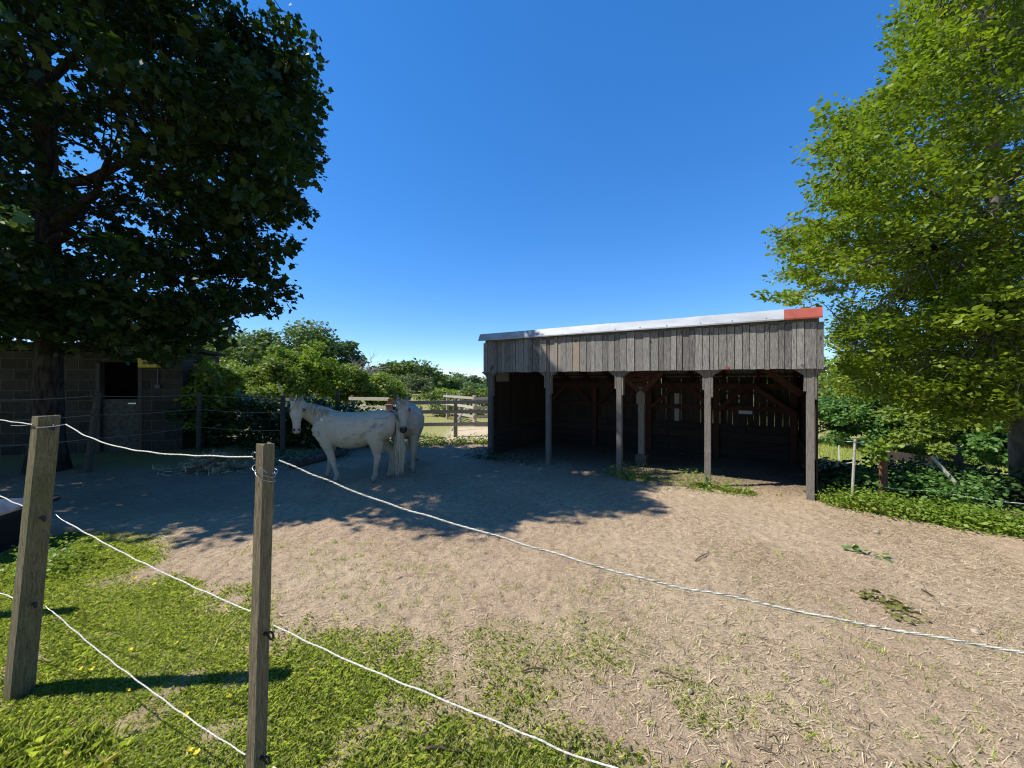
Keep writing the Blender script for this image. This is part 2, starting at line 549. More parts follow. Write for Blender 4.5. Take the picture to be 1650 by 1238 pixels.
SL0 = (-.51, 8.30)
gx = axis_coords(-600, -4.6, 5.2, 600, .021, 1.035)
gy = axis_coords(-40, 1.2, 6.2, 900, .021, 1.035)
X, Y = np.meshgrid(gx, gy)
Z = ground_z(X, Y)
me = D.meshes.new('ground')
nx, ny = len(gx), len(gy)
vv = np.stack([X, Y, Z], -1).reshape(-1, 3)
ii = np.arange(nx * ny).reshape(ny, nx)
q = np.stack([ii[:-1, :-1], ii[:-1, 1:], ii[1:, 1:], ii[1:, :-1]], -1).reshape(-1, 4)
me.vertices.add(len(vv)); me.vertices.foreach_set('co', vv.astype(np.float32).ravel())
me.loops.add(q.size); me.loops.foreach_set('vertex_index', q.astype(np.int32).ravel())
me.polygons.add(len(q)); me.polygons.foreach_set('loop_start', np.arange(0, q.size, 4, dtype=np.int32))
me.update(calc_edges=True); me.polygons.foreach_set('use_smooth', np.ones(len(q), bool))
straw_amt = np.clip(sstep(.42, .66, fbm(X * .7, Y * .7, 60, 3)) * .7 + .9 * np.exp(-((X - 4.2) ** 2 / 1.2 + (Y - 3.2) ** 2 / .5)) + .5 * np.exp(-((X - 3.2) ** 2 + (Y - 4.9) ** 2) / .8), 0, 1) * sstep(.6, 1.6, fdist(X, Y))
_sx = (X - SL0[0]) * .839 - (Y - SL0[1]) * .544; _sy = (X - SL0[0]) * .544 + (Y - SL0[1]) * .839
dark_soil_shade = np.maximum(np.maximum(sstep(-2.5, -4.5, X) * sstep(4.2, 5.2, Y) * .7, .5 * sstep(4.9, 7.2, Y + .35 * (fbm(X * 1.5, Y * 1.5, 45, 3) - .5) * 3) * sstep(3.2, 1.8, X)), sstep(-.1, .7, _sy) * sstep(3.0, 2.6, _sy) * sstep(-.1, .1, _sx) * sstep(5.7, 5.5, _sx))  # darker earth under the maple, rear and shelter; colour also deepens the shade
for nm, arr in (('grass', grass_cover(X, Y)), ('sand', sand_mask(X, Y)), ('straw', straw_amt), ('dark_soil_shade', dark_soil_shade)):
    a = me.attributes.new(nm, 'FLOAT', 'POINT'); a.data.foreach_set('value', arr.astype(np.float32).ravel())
me.materials.append(M['ground'])
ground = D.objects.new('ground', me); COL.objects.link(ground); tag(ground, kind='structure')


# ------------------------------------------------------------------ grass, straw
def blades(n, xr, yr, hmin, hmax, rng, dens, lean=.5, width=.0035, minc=.05):
    x = rng.uniform(*xr, n); y = rng.uniform(*yr, n)
    c = dens(x, y)
    k = (rng.random(n) < c) & (c > minc)
    # only what the lens could plausibly see, with a margin to the sides
    k &= (np.abs(x) < 1.55 * np.maximum(y, .3) + .8)
    x = x[k]; y = y[k]; n = len(x)
    z = ground_z(x, y)
    h = rng.uniform(hmin, hmax, n) * (.6 + .8 * fbm(x * 3, y * 3, 91, 2))
    a = rng.uniform(0, 2 * np.pi, n)
    l = rng.random(n) * lean + .1
    dx = np.cos(a) * l; dy = np.sin(a) * l
    sx = -np.sin(a) * width * rng.uniform(.6, 1.5, n); sy = np.cos(a) * width * rng.uniform(.6, 1.5, n)
    b = np.stack([x, y, z - .004], -1)
    s = np.stack([sx, sy, 0 * sx], -1)
    m = b + np.stack([dx * h * .35, dy * h * .35, h * .62], -1)
    t = b + np.stack([dx * h, dy * h, h * (1 - .3 * l)], -1)
    v = np.stack([b - s, b + s, m + s * .8, t, m - s * .8], 1).reshape(-1, 3)
    return v, n


g1, n1 = blades(720000, (-4.8, 2.2), (.7, 4.2), .010, .034, R, lambda x, y: grass_cover(x, y) * (.35 + .65 * (fdist(x, y) < 1.3)), 1.35, .0017)
g2, n2 = blades(26000, (-3.6, -1.7), (.9, 1.75), .04, .13, R, lambda x, y: sstep(.35, -.1, fdist(x, y) + (x + 2.2) * .3) * .9, 1.0, .0021)
g3, n3 = blades(170000, (2.2, 5.2), (1.0, 4.2), .008, .026, R, lambda x, y: grass_cover(x, y) * .55, .9 * 1.5, .0018)
# thin tufts straggling over the earth
nt_ = 2000; tx = R.uniform(-2.6, 4.6, nt_); ty = R.uniform(1.2, 4.0, nt_); td = fdist(tx, ty)
kk = (R.random(nt_) < np.clip(1.15 - .30 * td, 0, 1) * sstep(.38, .6, fbm(tx * 1.3, ty * 1.3, 88, 3))) & (td > .7); tx = tx[kk]; ty = ty[kk]
rep = R.integers(4, 22, len(tx)); bx = np.repeat(tx, rep); by = np.repeat(ty, rep); n4 = len(bx); sp_ = np.repeat(R.uniform(.012, .05, len(tx)), rep)
bx = bx + R.normal(size=n4) * sp_; by = by + R.normal(size=n4) * sp_ * .8; hh = R.uniform(.012, .042, n4); a_ = R.uniform(0, 6.28, n4); ln_ = R.uniform(.2, 1.1, n4)
b_ = np.stack([bx, by, ground_z(bx, by) - .004], -1); s_ = np.stack([-np.sin(a_), np.cos(a_), 0 * a_], -1) * R.uniform(.0012, .0026, (n4, 1)); d_ = np.stack([np.cos(a_) * ln_ * hh, np.sin(a_) * ln_ * hh, hh], -1)
g4 = np.stack([b_ - s_, b_ + s_, b_ + d_ * .55 + s_ * .8, b_ + d_, b_ + d_ * .55 - s_ * .8], 1).reshape(-1, 3)
go = mesh_np('grass', np.concatenate([g1, g2, g3, g4]), 5, M['grass'], tint=R.random(n1 + n2 + n3 + n4))
tag(go, 'short cropped sunlit grass along the rope fence thinning out into bare earth', 'grass', kind='stuff')

def strip(x, y):
    t_ = np.clip((x - 4.25) / 1.5, 0, 1); yc = 5.2 - 1.15 * t_
    return sstep(.36, .12, np.abs(y - yc)) * sstep(4.1, 4.4, x) * (.4 + .6 * fbm(x * 5, y * 5, 14, 2))


g5, n5 = blades(60000, (4.0, 6.2), (3.6, 5.7), .05, .15, R, strip, .8, .0035)
g6, n6 = blades(26000, (1.4, 3.8), (5.3, 6.9), .02, .07, R, lambda x, y: sstep(.16, .05, np.abs(y - (7.62 - .58 * x) - .1 * np.sin(x * 9))) * sstep(.42, .6, fbm(x * 2.2, y * 2.2, 15, 2)), .8, .003)
eo = mesh_np('verge_grass', np.concatenate([g5, g6]), 5, M['grass'], tint=R.random(n5 + n6))
tag(eo, 'uncut bright grass edging the bare earth beside and before the shelter', 'grass', kind='stuff')

# clover and small broad leaves in the turf
n = 15000
x = R.uniform(-4.8, 1.6, n); y = R.uniform(.8, 4.1, n)
k = (R.random(n) < grass_cover(x, y) * sstep(.35, .6, fbm(x * 2.5, y * 2.5, 123, 2))) & (np.abs(x) < 1.5 * y + .8)
x = x[k]; y = y[k]; n = len(x)
p = np.stack([x, y, ground_z(x, y) + R.uniform(.004, .022, n)], -1)
nr = R.normal(size=(n, 3)) * .35 + np.array((0, 0, 1)); ax = R.normal(size=(n, 3)); ax[:, 2] *= .3
cl_o = mesh_np('clover_weeds', leaf_verts(p, ax, unit(nr), R.uniform(.008, .018, n), OVAL), 6, M['leaf_weed'])
tag(cl_o, 'low clover and broad leaved weeds mixed into the lawn by the rope fence', 'clover', kind='stuff')

# rough pasture on the far side
n = 70000
x = R.uniform(4.2, 22, n); y = R.uniform(5.2, 22, n)
k = (R.random(n) < grass_cover(x, y)) & (x < 1.5 * y + 1) & (x > .45 * y + 2.4); x = x[k]; y = y[k]; n = len(x)
z = ground_z(x, y, False); hh = R.uniform(.05, .16, n); a = R.uniform(0, 6.28, n); w = R.uniform(.008, .02, n)
b = np.stack([x, y, z], -1); s = np.stack([np.cos(a) * w, np.sin(a) * w, 0 * w], -1)
t = b + np.stack([R.normal(size=n) * .04, R.normal(size=n) * .04, hh], -1)
po = mesh_np('pasture_grass', np.stack([b - s, b + s, t], 1).reshape(-1, 3), 3, M['grass'])
tag(po, 'sunlit pasture grass on the slope beyond the shelter', 'grass', kind='stuff')

# straw litter
n = 190000
x = np.concatenate([R.uniform(-4.6, 5.4, n), R.normal(3.9, .9, 24000)]); y = np.concatenate([R.uniform(1.2, 7.2, n), R.normal(3.3, .6, 24000)])
n = len(x)
dd = fdist(x, y)
den = sstep(.5, 1.3, dd) * (.28 + .9 * sstep(.40, .68, fbm(x * .9, y * .9, 60, 3))) + .05
den = den * (1 - .75 * sstep(-.5, -3, x)) * (x < .45 * y + 3.0)
k = (R.random(n) < den) & (np.abs(x) < 1.5 * y + .5); x = x[k]; y = y[k]; n = len(x)
a = R.normal(.35, 1.0, n); L = R.gamma(2.0, .0155, n).clip(.008, .17) / 2; w = R.uniform(.0007, .0018, n)
z = ground_z(x, y) + R.uniform(.002, .009, n)
c = np.stack([x, y, z], -1); tilt = R.normal(size=n) * .12
u = np.stack([np.cos(a) * L, np.sin(a) * L, tilt * L], -1); s = np.stack([-np.sin(a) * w, np.cos(a) * w, 0 * w], -1)
so = mesh_np('straw_litter', np.stack([c - u - s, c + u - s, c + u + s, c - u + s], 1).reshape(-1, 3), 4, M['straw'])
tag(so, 'pale straw scraps strewn over the trampled earth of the paddock', 'straw', kind='stuff')

# ------------------------------------------------------------------ near fence: posts, insulators, ropes
def fence_t(px):
    """parameter along the near fence (0 post one, 1 post two) of an image column"""
    k = (px - CX) / F; d = FP2 - FP1
    return (k * FP1.y - FP1.x) / (d.x - k * d.y)


def on_fence(px, py, off=0.):
    p = FP1 + (FP2 - FP1) * fence_t(px)
    return Vector((p.x, p.y, H - (py - HZ) / F * p.y)) + FN * off


def near_post(base, top_xy, h, w, material, label, ins, coil=False):
    rz = math.atan2(FD.y, FD.x)
    t = empty('fence_post', (base.x, base.y, 0), rz, label, 'fence post', 'wooden posts of the near rope fence')
    mb = MB(); loc = Matrix.Rotation(-rz, 3, 'Z')
    lean = loc @ Vector((top_xy[0] - base.x, top_xy[1] - base.y, 0))
    seg = 10; b = w * .1
    for i in range(seg + 1):
        z = -.15 + (h + .15) * i / seg; f = max(0, z) / h
        o = lean * f; wi = w / 2 * (1.06 - .10 * i / seg)
        jit = .0012 * math.sin(i * 2.3)
        ring = [(wi - b, -wi), (wi, -wi + b), (wi, wi - b), (wi - b, wi), (-wi + b, wi), (-wi, wi - b), (-wi, -wi + b), (-wi + b, -wi)]
        for q_, (x_, y_) in enumerate(ring):
            zz = z + (.010 * math.sin(q_ * 2.1 + h * 9) if i == seg else 0)
            mb.v.append((x_ + o.x + jit, y_ + o.y, zz))
    for i in range(seg):
        for k_ in range(8):
            j = (k_ + 1) % 8
            mb.f.append([i * 8 + k_, i * 8 + j, (i + 1) * 8 + j, (i + 1) * 8 + k_]); mb.t.append(.5); mb.m.append(0)
    mb.f.append([seg * 8 + k_ for k_ in range(8)]); mb.t.append(.8); mb.m.append(0)
    mb.build('post_shaft', material, t)
    for side, z in ins:                                # screw-in ring insulators
        o = lean * (z / h)
        mb = MB(); r = .013
        x0 = o.x + side * w * .5
        mb.tube([(x0 - side * .004, o.y, z), (x0 + side * .018, o.y, z)], .007, 8)
        pts = [(x0 + side * (.018 + r) + math.cos(a_) * r, o.y, z + math.sin(a_) * r) for a_ in np.linspace(0, 2 * math.pi, 15)]
        mb.tube(pts, .0042, 6)
        mb.build('ring_insulator', M['black'], t, True)
    if coil:
        mb = MB(); z = h - .085; o = lean * (z / h); pts = []
        for a_ in np.linspace(0, 4.4 * math.pi, 70):
            rr = w * .78 + .006 * math.sin(a_ * 1.7)
            pts.append((o.x + math.cos(a_) * rr * .95, o.y + math.sin(a_) * rr * .95, z - .02 * math.sin(a_ + 1.2) - .0025 * a_))
        pts.append((o.x + w * .7, o.y - w * .9, z + .012))
        mb.tube(pts, .0016, 5)
        mb.build('wire_coil', M['steel'], t, True)
    return t


near_post(FP1, (-2.455, 2.03), 1.455, .084, M['post_green'], 'thick square greenish post leaning over at the trough, nearer to the block building', [(1, 1.40), (-1, 1.40), (1, .925), (1, .475)])
near_post(FP2, (-.925, 1.445), 1.405, .048, M['post_brown'], 'slim square brown post with a coil of steel wire near its top', [(1, .70), (1, .235), (-1, 1.36)], coil=True)
FP0 = FP1 - (FP2 - FP1) * 1.08
near_post(FP0, (FP0.x + .03, FP0.y), 1.42, .08, M['post_green'], 'square post outside the photo behind the black trough', [(1, 1.38)])
FP3 = FP1 + (FP2 - FP1) * 3.15
near_post(FP3, (FP3.x, FP3.y), 1.42, .08, M['post_green'], 'square post outside the photo beside the camera at the end of the long rope span', [(-1, 1.38)])


def smooth_path(pts, per=.006):
    """Catmull-Rom through pts"""
    pts = [Vector(p) for p in pts]; q = [pts[0] * 2 - pts[1]] + pts + [pts[-1] * 2 - pts[-2]]; out = []
    for i in range(1, len(q) - 2):
        p0, p1, p2, p3 = q[i - 1:i + 3]; n_ = max(2, int((p2 - p1).length / per))
        for k_ in range(n_):
            t = k_ / n_
            out.append(.5 * (2 * p1 + (p2 - p0) * t + (2 * p0 - 5 * p1 + 4 * p2 - p3) * t * t + (3 * p1 - p0 - 3 * p2 + p3) * t ** 3))
    out.append(pts[-1]); return out


def rope_mesh(mb, pts, r, fleck, rng):
    path = smooth_path(pts); s = 0; n_ = 12; o = len(mb.v); prev = None
    for i, p in enumerate(path):
        d = (path[min(i + 1, len(path) - 1)] - path[max(i - 1, 0)]).normalized()
        x_ = d.cross(Vector((0, 0, 1))).normalized(); y_ = d.cross(x_)
        if i: s += (p - path[i - 1]).length
        wob = Vector((0, 0, 1)) * .0012 * math.sin(s * 31) + x_ * .001 * math.sin(s * 47)
        for k_ in range(n_):
            a_ = 2 * math.pi * k_ / n_
            rr = r * (.84 + .24 * math.cos(3 * (a_ + s * 2 * math.pi / .075)))
            mb.v.append(tuple(p + wob + (x_ * math.cos(a_) + y_ * math.sin(a_)) * rr))
    s = 0
    for i in range(len(path) - 1):
        s += .006
        for k_ in range(n_):
            j = (k_ + 1) % n_
            a_ = 2 * math.pi * (k_ + .5) / n_
            ph = (3 * (a_ + s * 2 * math.pi / .075)) % (6 * math.pi)
            dark = 1.0 if (fleck and 1.2 < ph % (2 * math.pi) < 3.0 and math.sin(s * 17) > -1) else 0.
            mb.f.append([o + i * n_ + k_, o + i * n_ + j, o + (i + 1) * n_ + j, o + (i + 1) * n_ + k_]); mb.t.append(dark); mb.m.append(0)


def rope(name, spans, label, fleck_last=False, r=.0030):
    t = empty(name, FP2, 0, label, 'rope', 'white ropes strung along the near fence')
    t.location = (0, 0, 0)
    mb = MB(); wires = MB()
    for i, (pts, hooks) in enumerate(spans):
        rope_mesh(mb, pts, r, fleck_last and i == len(spans) - 1, R)
        for a_, b_ in hooks: wires.tube(smooth_path([a_, (a_ + b_) / 2 + Vector((0, 0, -.004)), b_], .01), .0016, 5)
    mb.build('rope_strand', M['rope'], t, True)
    if wires.v: wires.build('hook_wire', M['steel'], t, True)
    return t


def fp(t, h): p = FP1 + (FP2 - FP1) * t; return Vector((p.x, p.y, h))


rope('top_rope', [
    ([fp(-1.06, 1.39), fp(-.6, 1.345), on_fence(-60, 672), on_fence(52, 684)], [(on_fence(52, 684), fp(-.05, 1.405))]),
    ([on_fence(106, 684), on_fence(140, 703), on_fence(190, 720), on_fence(260, 731), on_fence(340, 735), on_fence(408, 737)], [(on_fence(106, 684), fp(.1, 1.405))]),
    ([on_fence(450, 742), on_fence(520, 771), on_fence(600, 803), on_fence(690, 832), on_fence(790, 861), on_fence(900, 894), on_fence(1040, 934), on_fence(1200, 966), on_fence(1380, 1004), fp(2.32, 1.125), fp(2.65, 1.19), fp(3.1, 1.375)], []),
], 'topmost rope of the fence, twisted white, sagging low with dark flecks on its long span', True)
rope('middle_rope', [
    ([fp(-1.06, .95), on_fence(-60, 780), on_fence(40, 817)], []),
    ([on_fence(106, 841), on_fence(200, 892), on_fence(300, 940), on_fence(404, 986)], [(on_fence(106, 841), on_fence(90, 829))]),
    ([on_fence(441, 1008), on_fence(560, 1064), on_fence(700, 1122), on_fence(850, 1184), on_fence(1000, 1240), fp(2.45, .70), fp(2.8, .70), fp(3.1, .72)], []),
], 'middle rope of the fence, bright white, crossing in front of the grass at knee height')
rope('bottom_rope', [
    ([fp(-1.06, .5), on_fence(-60, 935), on_fence(24, 964)], []),
    ([on_fence(84, 985), on_fence(160, 1050), on_fence(250, 1118), on_fence(330, 1175), on_fence(396, 1216)], [(on_fence(84, 985), on_fence(73, 976))]),
    ([on_fence(440, 1236), fp(1.5, .2), fp(2.3, .2), fp(3.1, .25)], []),
], 'lowest rope of the fence, thin white, running just above the grass')

# black trough behind the fence
tr = empty('water_trough', (-5.62, 3.62, 0), rad(13), 'black plastic water trough with a light grey inside standing on the grass', 'trough')
mb = MB()
L, W, hh = .84, .36, .40


def tub(mb, sx, sy, z0, z1, bot, inset, flip=False):
    def ring(k, z):
        r_ = []
        for cx_, cy_, a0 in ((1, 1, 0), (-1, 1, 90), (-1, -1, 180), (1, -1, 270)):
            for a_ in (0, 30, 60, 90):
                r_.append((cx_ * (sx * k - .1) + .1 * math.cos(rad(a0 + a_)), cy_ * (sy * k - .1) + .1 * math.sin(rad(a0 + a_)), z))
        return r_
    a_ = ring(bot, z0); b_ = ring(1, z1); n_ = 16
    fs = [(i, (i + 1) % n_, n_ + (i + 1) % n_, n_ + i) for i in range(n_)] + [tuple(range(n_ - 1, -1, -1))]
    if flip: fs = [tuple(reversed(f_)) for f_ in fs]
    mb.add(a_ + b_, fs)
    return ring


ring = tub(mb, L, W, 0, hh, .88, 0)
a_ = ring(1, hh); b_ = ring(1.045, hh); c_ = ring(1.045, hh - .035); d_ = ring(.965, hh)
n_ = 16
mb.add(d_ + b_ + c_, [(i, (i + 1) % n_, n_ + (i + 1) % n_, n_ + i) for i in range(n_)] + [(n_ + i, n_ + (i + 1) % n_, 2 * n_ + (i + 1) % n_, 2 * n_ + i) for i in range(n_)])
mb.build('outer_shell', M['black_plastic'], tr, False)
mb = MB(); tub(mb, L * .965, W * .965, .03, hh - .001, .88, 0, True)
mb.build('inner_basin', M['grey_plastic'], tr, False)  # basin is coloured a paler grey than the outer shell


# ------------------------------------------------------------------ field shelter
SL = Vector((-.51, 8.30, 0)); SR = Vector((4.16, 5.27, 0))
SA = math.atan2(SR.y - SL.y, SR.x - SL.x); LEN = (SR - SL).length
DEP = 2.65; FB = 1.80; FT = 2.44; RF = 2.55; RB = 1.68
shed = empty('field_shelter', SL, SA, 'open fronted weathered timber field shelter with a red end on its pale roof edge', 'shelter')


def roof_z(y): return RF + (RB - RF) * y / DEP


# fascia
mb = MB(); rg = random.Random(5); x = -.06
while x < LEN + .04:
    w = rg.choice((.06, .075, .085, .10, .115, .135)); w = min(w, LEN + .08 - x)
    if w < .03: break
    top = FT + rg.uniform(-.02, .018); bot = FB + rg.uniform(-.006, .006)
    yo = -.085 + rg.choice((0, -.012, -.006)); t_ = rg.random() ** 1.3 * .7
    if 1.25 < x < 2.15 and rg.random() < .55: t_ = .75 + rg.random() * .25
    rot = Matrix.Rotation(rg.uniform(-.004, .004), 3, 'Y')
    mb.box((x + w / 2, yo, (top + bot) / 2), (w - rg.uniform(.004, .012), .022, top - bot), rot, t_)
    x += w
mb.box((LEN / 2, -.058, FT + .0), (LEN + .06, .02, .16), None, .1)
mb.build('fascia_boards', M['fascia'], shed)
mb = MB(); mb.box((LEN - 1.06, -.112, FB + .025), (.05, .006, .04)); mb.build('red_paint_mark', M['flash_red'], shed)
# roof and edge flashing
mb = MB(); n_ = 110
for i in range(n_ + 1):
    x = -.12 + (LEN + .17) * i / n_; dz = .012 * math.sin(i * math.pi)
    dz = .012 if i % 2 else -.012
    mb.v += [(x, -.03, RF + .035 + dz), (x, DEP + .15, roof_z(DEP + .15) + .05 + dz)]
for i in range(n_):
    mb.f.append([2 * i, 2 * i + 2, 2 * i + 3, 2 * i + 1]); mb.t.append(.5); mb.m.append(0)
mb.build('roof_sheet', M['roof_sheet'], shed)


def flashing(x0, x1, m, k):
    mb = MB()
    for j, xx in enumerate((x0, x1)):
        o = k * .004
        prof = [(.10, RF + .066 + o), (-.115, RF + .078 + o), (-.175 - o, RF - .055), (-.172 - o, RF - .075), (-.150, RF - .062)]
        for y_, z_ in prof: mb.v.append((xx, y_, z_ + .003 * math.sin(xx * 3)))
    for i in range(4):
        mb.f.append([i, i + 1, 6 + i, 5 + i]); mb.t.append(.5); mb.m.append(0)
    xx = x0 + .12                                        # fixing screws
    while xx < x1 - .05:
        mb.box((xx, -.168, RF - .035), (.016, .012, .016), None, .0, 0, 1); xx += .42
    o_ = mb.build('roof_flashing', [m, M['steel']], shed)
    sd = o_.modifiers.new('s', 'SOLIDIFY'); sd.thickness = .004
    return o_


fx = [-.14, 1.30, 2.72, 4.05, LEN - .36, LEN + .06]
for i in range(5):
    o = flashing(fx[i] - (.01 if i else 0), fx[i + 1], M['flash_red'] if i == 4 else M['flash_white'], i % 2)
    if i == 4: tag(o, 'red painted end piece of the roof flashing')
# front posts
px_s = [.06, LEN * .262, LEN * .513, LEN * .762, LEN - .06]
for i, x in enumerate(px_s):
    mb = MB(); mb.box((x, 0, (FB + .3) / 2 - .1), (.086, .086, FB + .5), None, .1 + .13 * i)
    ln = .42 if i else .5
    mb.box((x - .06, -.004, FB - .15), (.026, .085, .32), None, .2)
    mb.box((x + .06, .004, FB - ln / 2), (.026, .085, ln), None, .5)
    for sg in (-1, 1):                               # little corbels under the fascia
        vs = [(x + sg * .056, -.05, FB + .02), (x + sg * .22, -.05, FB + .02), (x + sg * .056, -.05, FB - .10)]
        vs += [(a_, .05, c_) for a_, b_, c_ in vs]
        mb.add(vs, [(0, 1, 2), (5, 4, 3), (0, 3, 4, 1), (1, 4, 5, 2), (2, 5, 3, 0)], .4)
    mb.build('front_post', M['grey_post'], shed)
mb = MB(); mb.box((LEN / 2, .0, FB + .12), (LEN - .02, .10, .15), None, .4); mb.box((LEN / 2, .05, RF - .1), (LEN - .02, .08, .12), None, .4)
mb.build('front_beam', M['red_timber'], shed)


# walls: upright boards with gaps above level kick boards
def boards(axis, a0, a1, fixed, z0, ztop, rg, gap=(.004, .016), wide=(.10, .15)):
    mb = MB(); a = a0
    while a < a1 - .02:
        w = min(rg.uniform(*wide), a1 - a); g = rg.uniform(*gap) if rg.random() < .75 else .001
        mid = a + w / 2; zt = ztop(mid)
        lean = Matrix.Rotation(rg.uniform(-.006, .006), 3, 'Y' if axis == 'x' else 'X')
        if axis == 'x': mb.box((mid, fixed + rg.uniform(0, .006), (z0 + zt) / 2), (w - g, .02, zt - z0), lean, rg.random())
        else: mb.box((fixed + rg.uniform(0, .006), mid, (z0 + zt) / 2), (.02, w - g, zt - z0), lean, rg.random())
        a += w
    return mb


rg = random.Random(9)
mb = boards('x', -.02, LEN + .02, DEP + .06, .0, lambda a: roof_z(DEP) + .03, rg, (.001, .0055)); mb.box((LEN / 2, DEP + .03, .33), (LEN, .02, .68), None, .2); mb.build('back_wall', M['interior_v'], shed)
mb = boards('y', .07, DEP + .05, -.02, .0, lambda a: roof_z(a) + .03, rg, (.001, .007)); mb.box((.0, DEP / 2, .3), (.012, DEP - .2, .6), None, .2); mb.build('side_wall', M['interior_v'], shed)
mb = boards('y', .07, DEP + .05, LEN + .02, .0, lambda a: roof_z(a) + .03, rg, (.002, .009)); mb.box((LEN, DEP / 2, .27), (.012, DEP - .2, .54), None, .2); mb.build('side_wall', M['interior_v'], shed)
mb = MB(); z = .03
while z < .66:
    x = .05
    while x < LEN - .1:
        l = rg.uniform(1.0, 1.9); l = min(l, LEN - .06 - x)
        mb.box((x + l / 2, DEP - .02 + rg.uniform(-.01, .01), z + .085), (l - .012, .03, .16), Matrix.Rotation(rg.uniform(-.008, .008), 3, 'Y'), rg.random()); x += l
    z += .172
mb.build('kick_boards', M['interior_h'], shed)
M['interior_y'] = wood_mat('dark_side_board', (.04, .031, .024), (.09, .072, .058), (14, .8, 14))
for xx in (.02, LEN - .02):
    mb = MB(); z = .02
    for k_ in range(4 if xx > 1 else 5):
        for y0, y1 in ((.07, 1.3), (1.31, DEP - .05)):
            mb.box((xx, (y0 + y1) / 2, z + .065), (.03, y1 - y0, .125), Matrix.Rotation(rg.uniform(-.01, .01), 3, 'X'), rg.random())
        z += .135
    mb.build('side_kick_boards', M['interior_y'], shed)
# frame inside
mb = MB(); mb.box((LEN / 2, DEP - .06, 1.51), (LEN - .1, .09, .12), None, .5); mb.box((LEN / 2, DEP - .03, 1.05), (LEN - .1, .06, .10), None, .4)
mb.build('wall_rail', M['red_timber'], shed)
for x in (.1, 1.42, 2.75, 4.13, LEN - .1):
    mb = MB(); mb.box((x, DEP - .07, .76), (.11, .10, 1.62), None, rg.random()); mb.build('back_post', M['red_timber'], shed)
    for sg in (-1, 1):
        xe = x + sg * .52
        if not 0 < xe < LEN: continue
        mb = MB(); mb.beam((x + sg * .05, DEP - .12, 1.0), (xe, DEP - .12, 1.49), .05, .085, rg.random()); mb.build('knee_brace', M['red_timber'], shed)
for i in range(10):                                  # rafters
    x = .08 + (LEN - .16) * i / 9
    mb = MB(); mb.beam((x, .02, RF - .05), (x, DEP, RB - .04), .05, .11, rg.random()); mb.build('rafter', M['red_timber'], shed)
mb = MB()
for k_ in range(6):
    y = .25 + k_ * .45; mb.box((LEN / 2, y, roof_z(y) + .02), (LEN, .06, .035), None, rg.random())
mb.build('purlins', M['red_timber'], shed)
# middle upright with its slatted brace
mx_, my_ = 2.98, 1.0
mb = MB(); mb.box((mx_, my_, .74), (.11, .11, 1.58), None, .9); mb.box((mx_, my_ - .07, 1.35), (.16, .03, .34), None, .8); mb.build('middle_post', M['grey_post'], shed)
mb = MB(); mb.box((mx_, my_ + .02, .10), (.2, .2, .2), None, .5); mb.build('post_footing', M['concrete'], shed)
mb = MB(); mb.beam((mx_ + .04, my_ - .1, 1.42), (mx_ + .66, my_ - .1, 2.05), .05, .09, .7); mb.beam((mx_ - .04, my_ - .1, 1.42), (mx_ - .62, my_ - .1, 2.05), .05, .08, .6)
for k_ in range(6):
    z = 1.55 + k_ * .095; e = (z - 1.46) * .98
    mb.box((mx_, my_ - .14, z), (2 * e, .018, .075), None, rg.random())
mb.build('slatted_brace', M['red_timber'], shed)
for a_, b_ in (((LEN - .09, .9, 1.42), (LEN - .85, .55, 2.05)), ((LEN - .09, DEP - .3, 1.0), (LEN - .75, DEP - .25, 1.5))):
    mb = MB(); mb.beam(a_, b_, .05, .09, .6); mb.build('corner_brace', M['red_timber'], shed)
mb = MB(); mb.box((LEN - .9, DEP - .11, .98), (.24, .01, .07)); mb.build('pale_plate', M['flash_white'], shed)
mb = MB(); mb.box((3.33, DEP + .03, .98), (.1, .012, .72)); tag(mb.build('pale_board', M['pale_stick'], shed), 'pale replacement board')
mb = MB(); mb.box((.0, .55, 1.72), (.02, .5, .22), None, .9); mb.build('sunlight_tone_board', M['rail'], shed)  # pale timber colour stands in for sunlight on the wall top

# ------------------------------------------------------------------ block building
WA = Vector((-13.2, 7.95, 0)); WB = Vector((-7.75, 9.05, 0))
bang = math.atan2(WB.y - WA.y, WB.x - WA.x); BL = (WB - WA).length
bld = empty('block_building', WA, bang, 'low concrete block stable building in deep shade behind the maple trunk', 'building')
BH = 2.28; d0, d1 = 3.95, 4.62
d0, d1 = 3.85, 4.75


def wall_piece(x0, x1, z0, z1, mb, y0=0, th=.2):
    mb.box(((x0 + x1) / 2, y0 + th / 2, (z0 + z1) / 2), (x1 - x0, th, z1 - z0))


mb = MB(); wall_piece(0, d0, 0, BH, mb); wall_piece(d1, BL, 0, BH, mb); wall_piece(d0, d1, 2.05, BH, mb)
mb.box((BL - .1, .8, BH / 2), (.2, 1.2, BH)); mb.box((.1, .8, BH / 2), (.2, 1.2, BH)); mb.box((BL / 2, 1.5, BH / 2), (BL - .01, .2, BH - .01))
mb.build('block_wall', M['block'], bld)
mb = MB(); rot = Matrix.Rotation(rad(-3), 3, 'X'); mb.box((BL / 2, .75, BH + .10), (BL + .2, 1.9, .07), rot); mb.box((BL / 2, -.12, BH + .09), (BL + .26, .03, .16))
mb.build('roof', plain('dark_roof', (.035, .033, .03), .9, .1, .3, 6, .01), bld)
mb = MB(); mb.box((d0 + .04, .06, 1.02), (.08, .14, 2.03), None, .7); mb.box((d1 - .04, .06, 1.02), (.08, .14, 2.03), None, .7); mb.build('door_frame', M['dark_post'], bld)
dr = MB(); dr.box(((d0 + d1) / 2, .1, .6), (d1 - d0 - .17, .05, 1.2)); dro = dr.build('half_door', M['concrete'], bld)
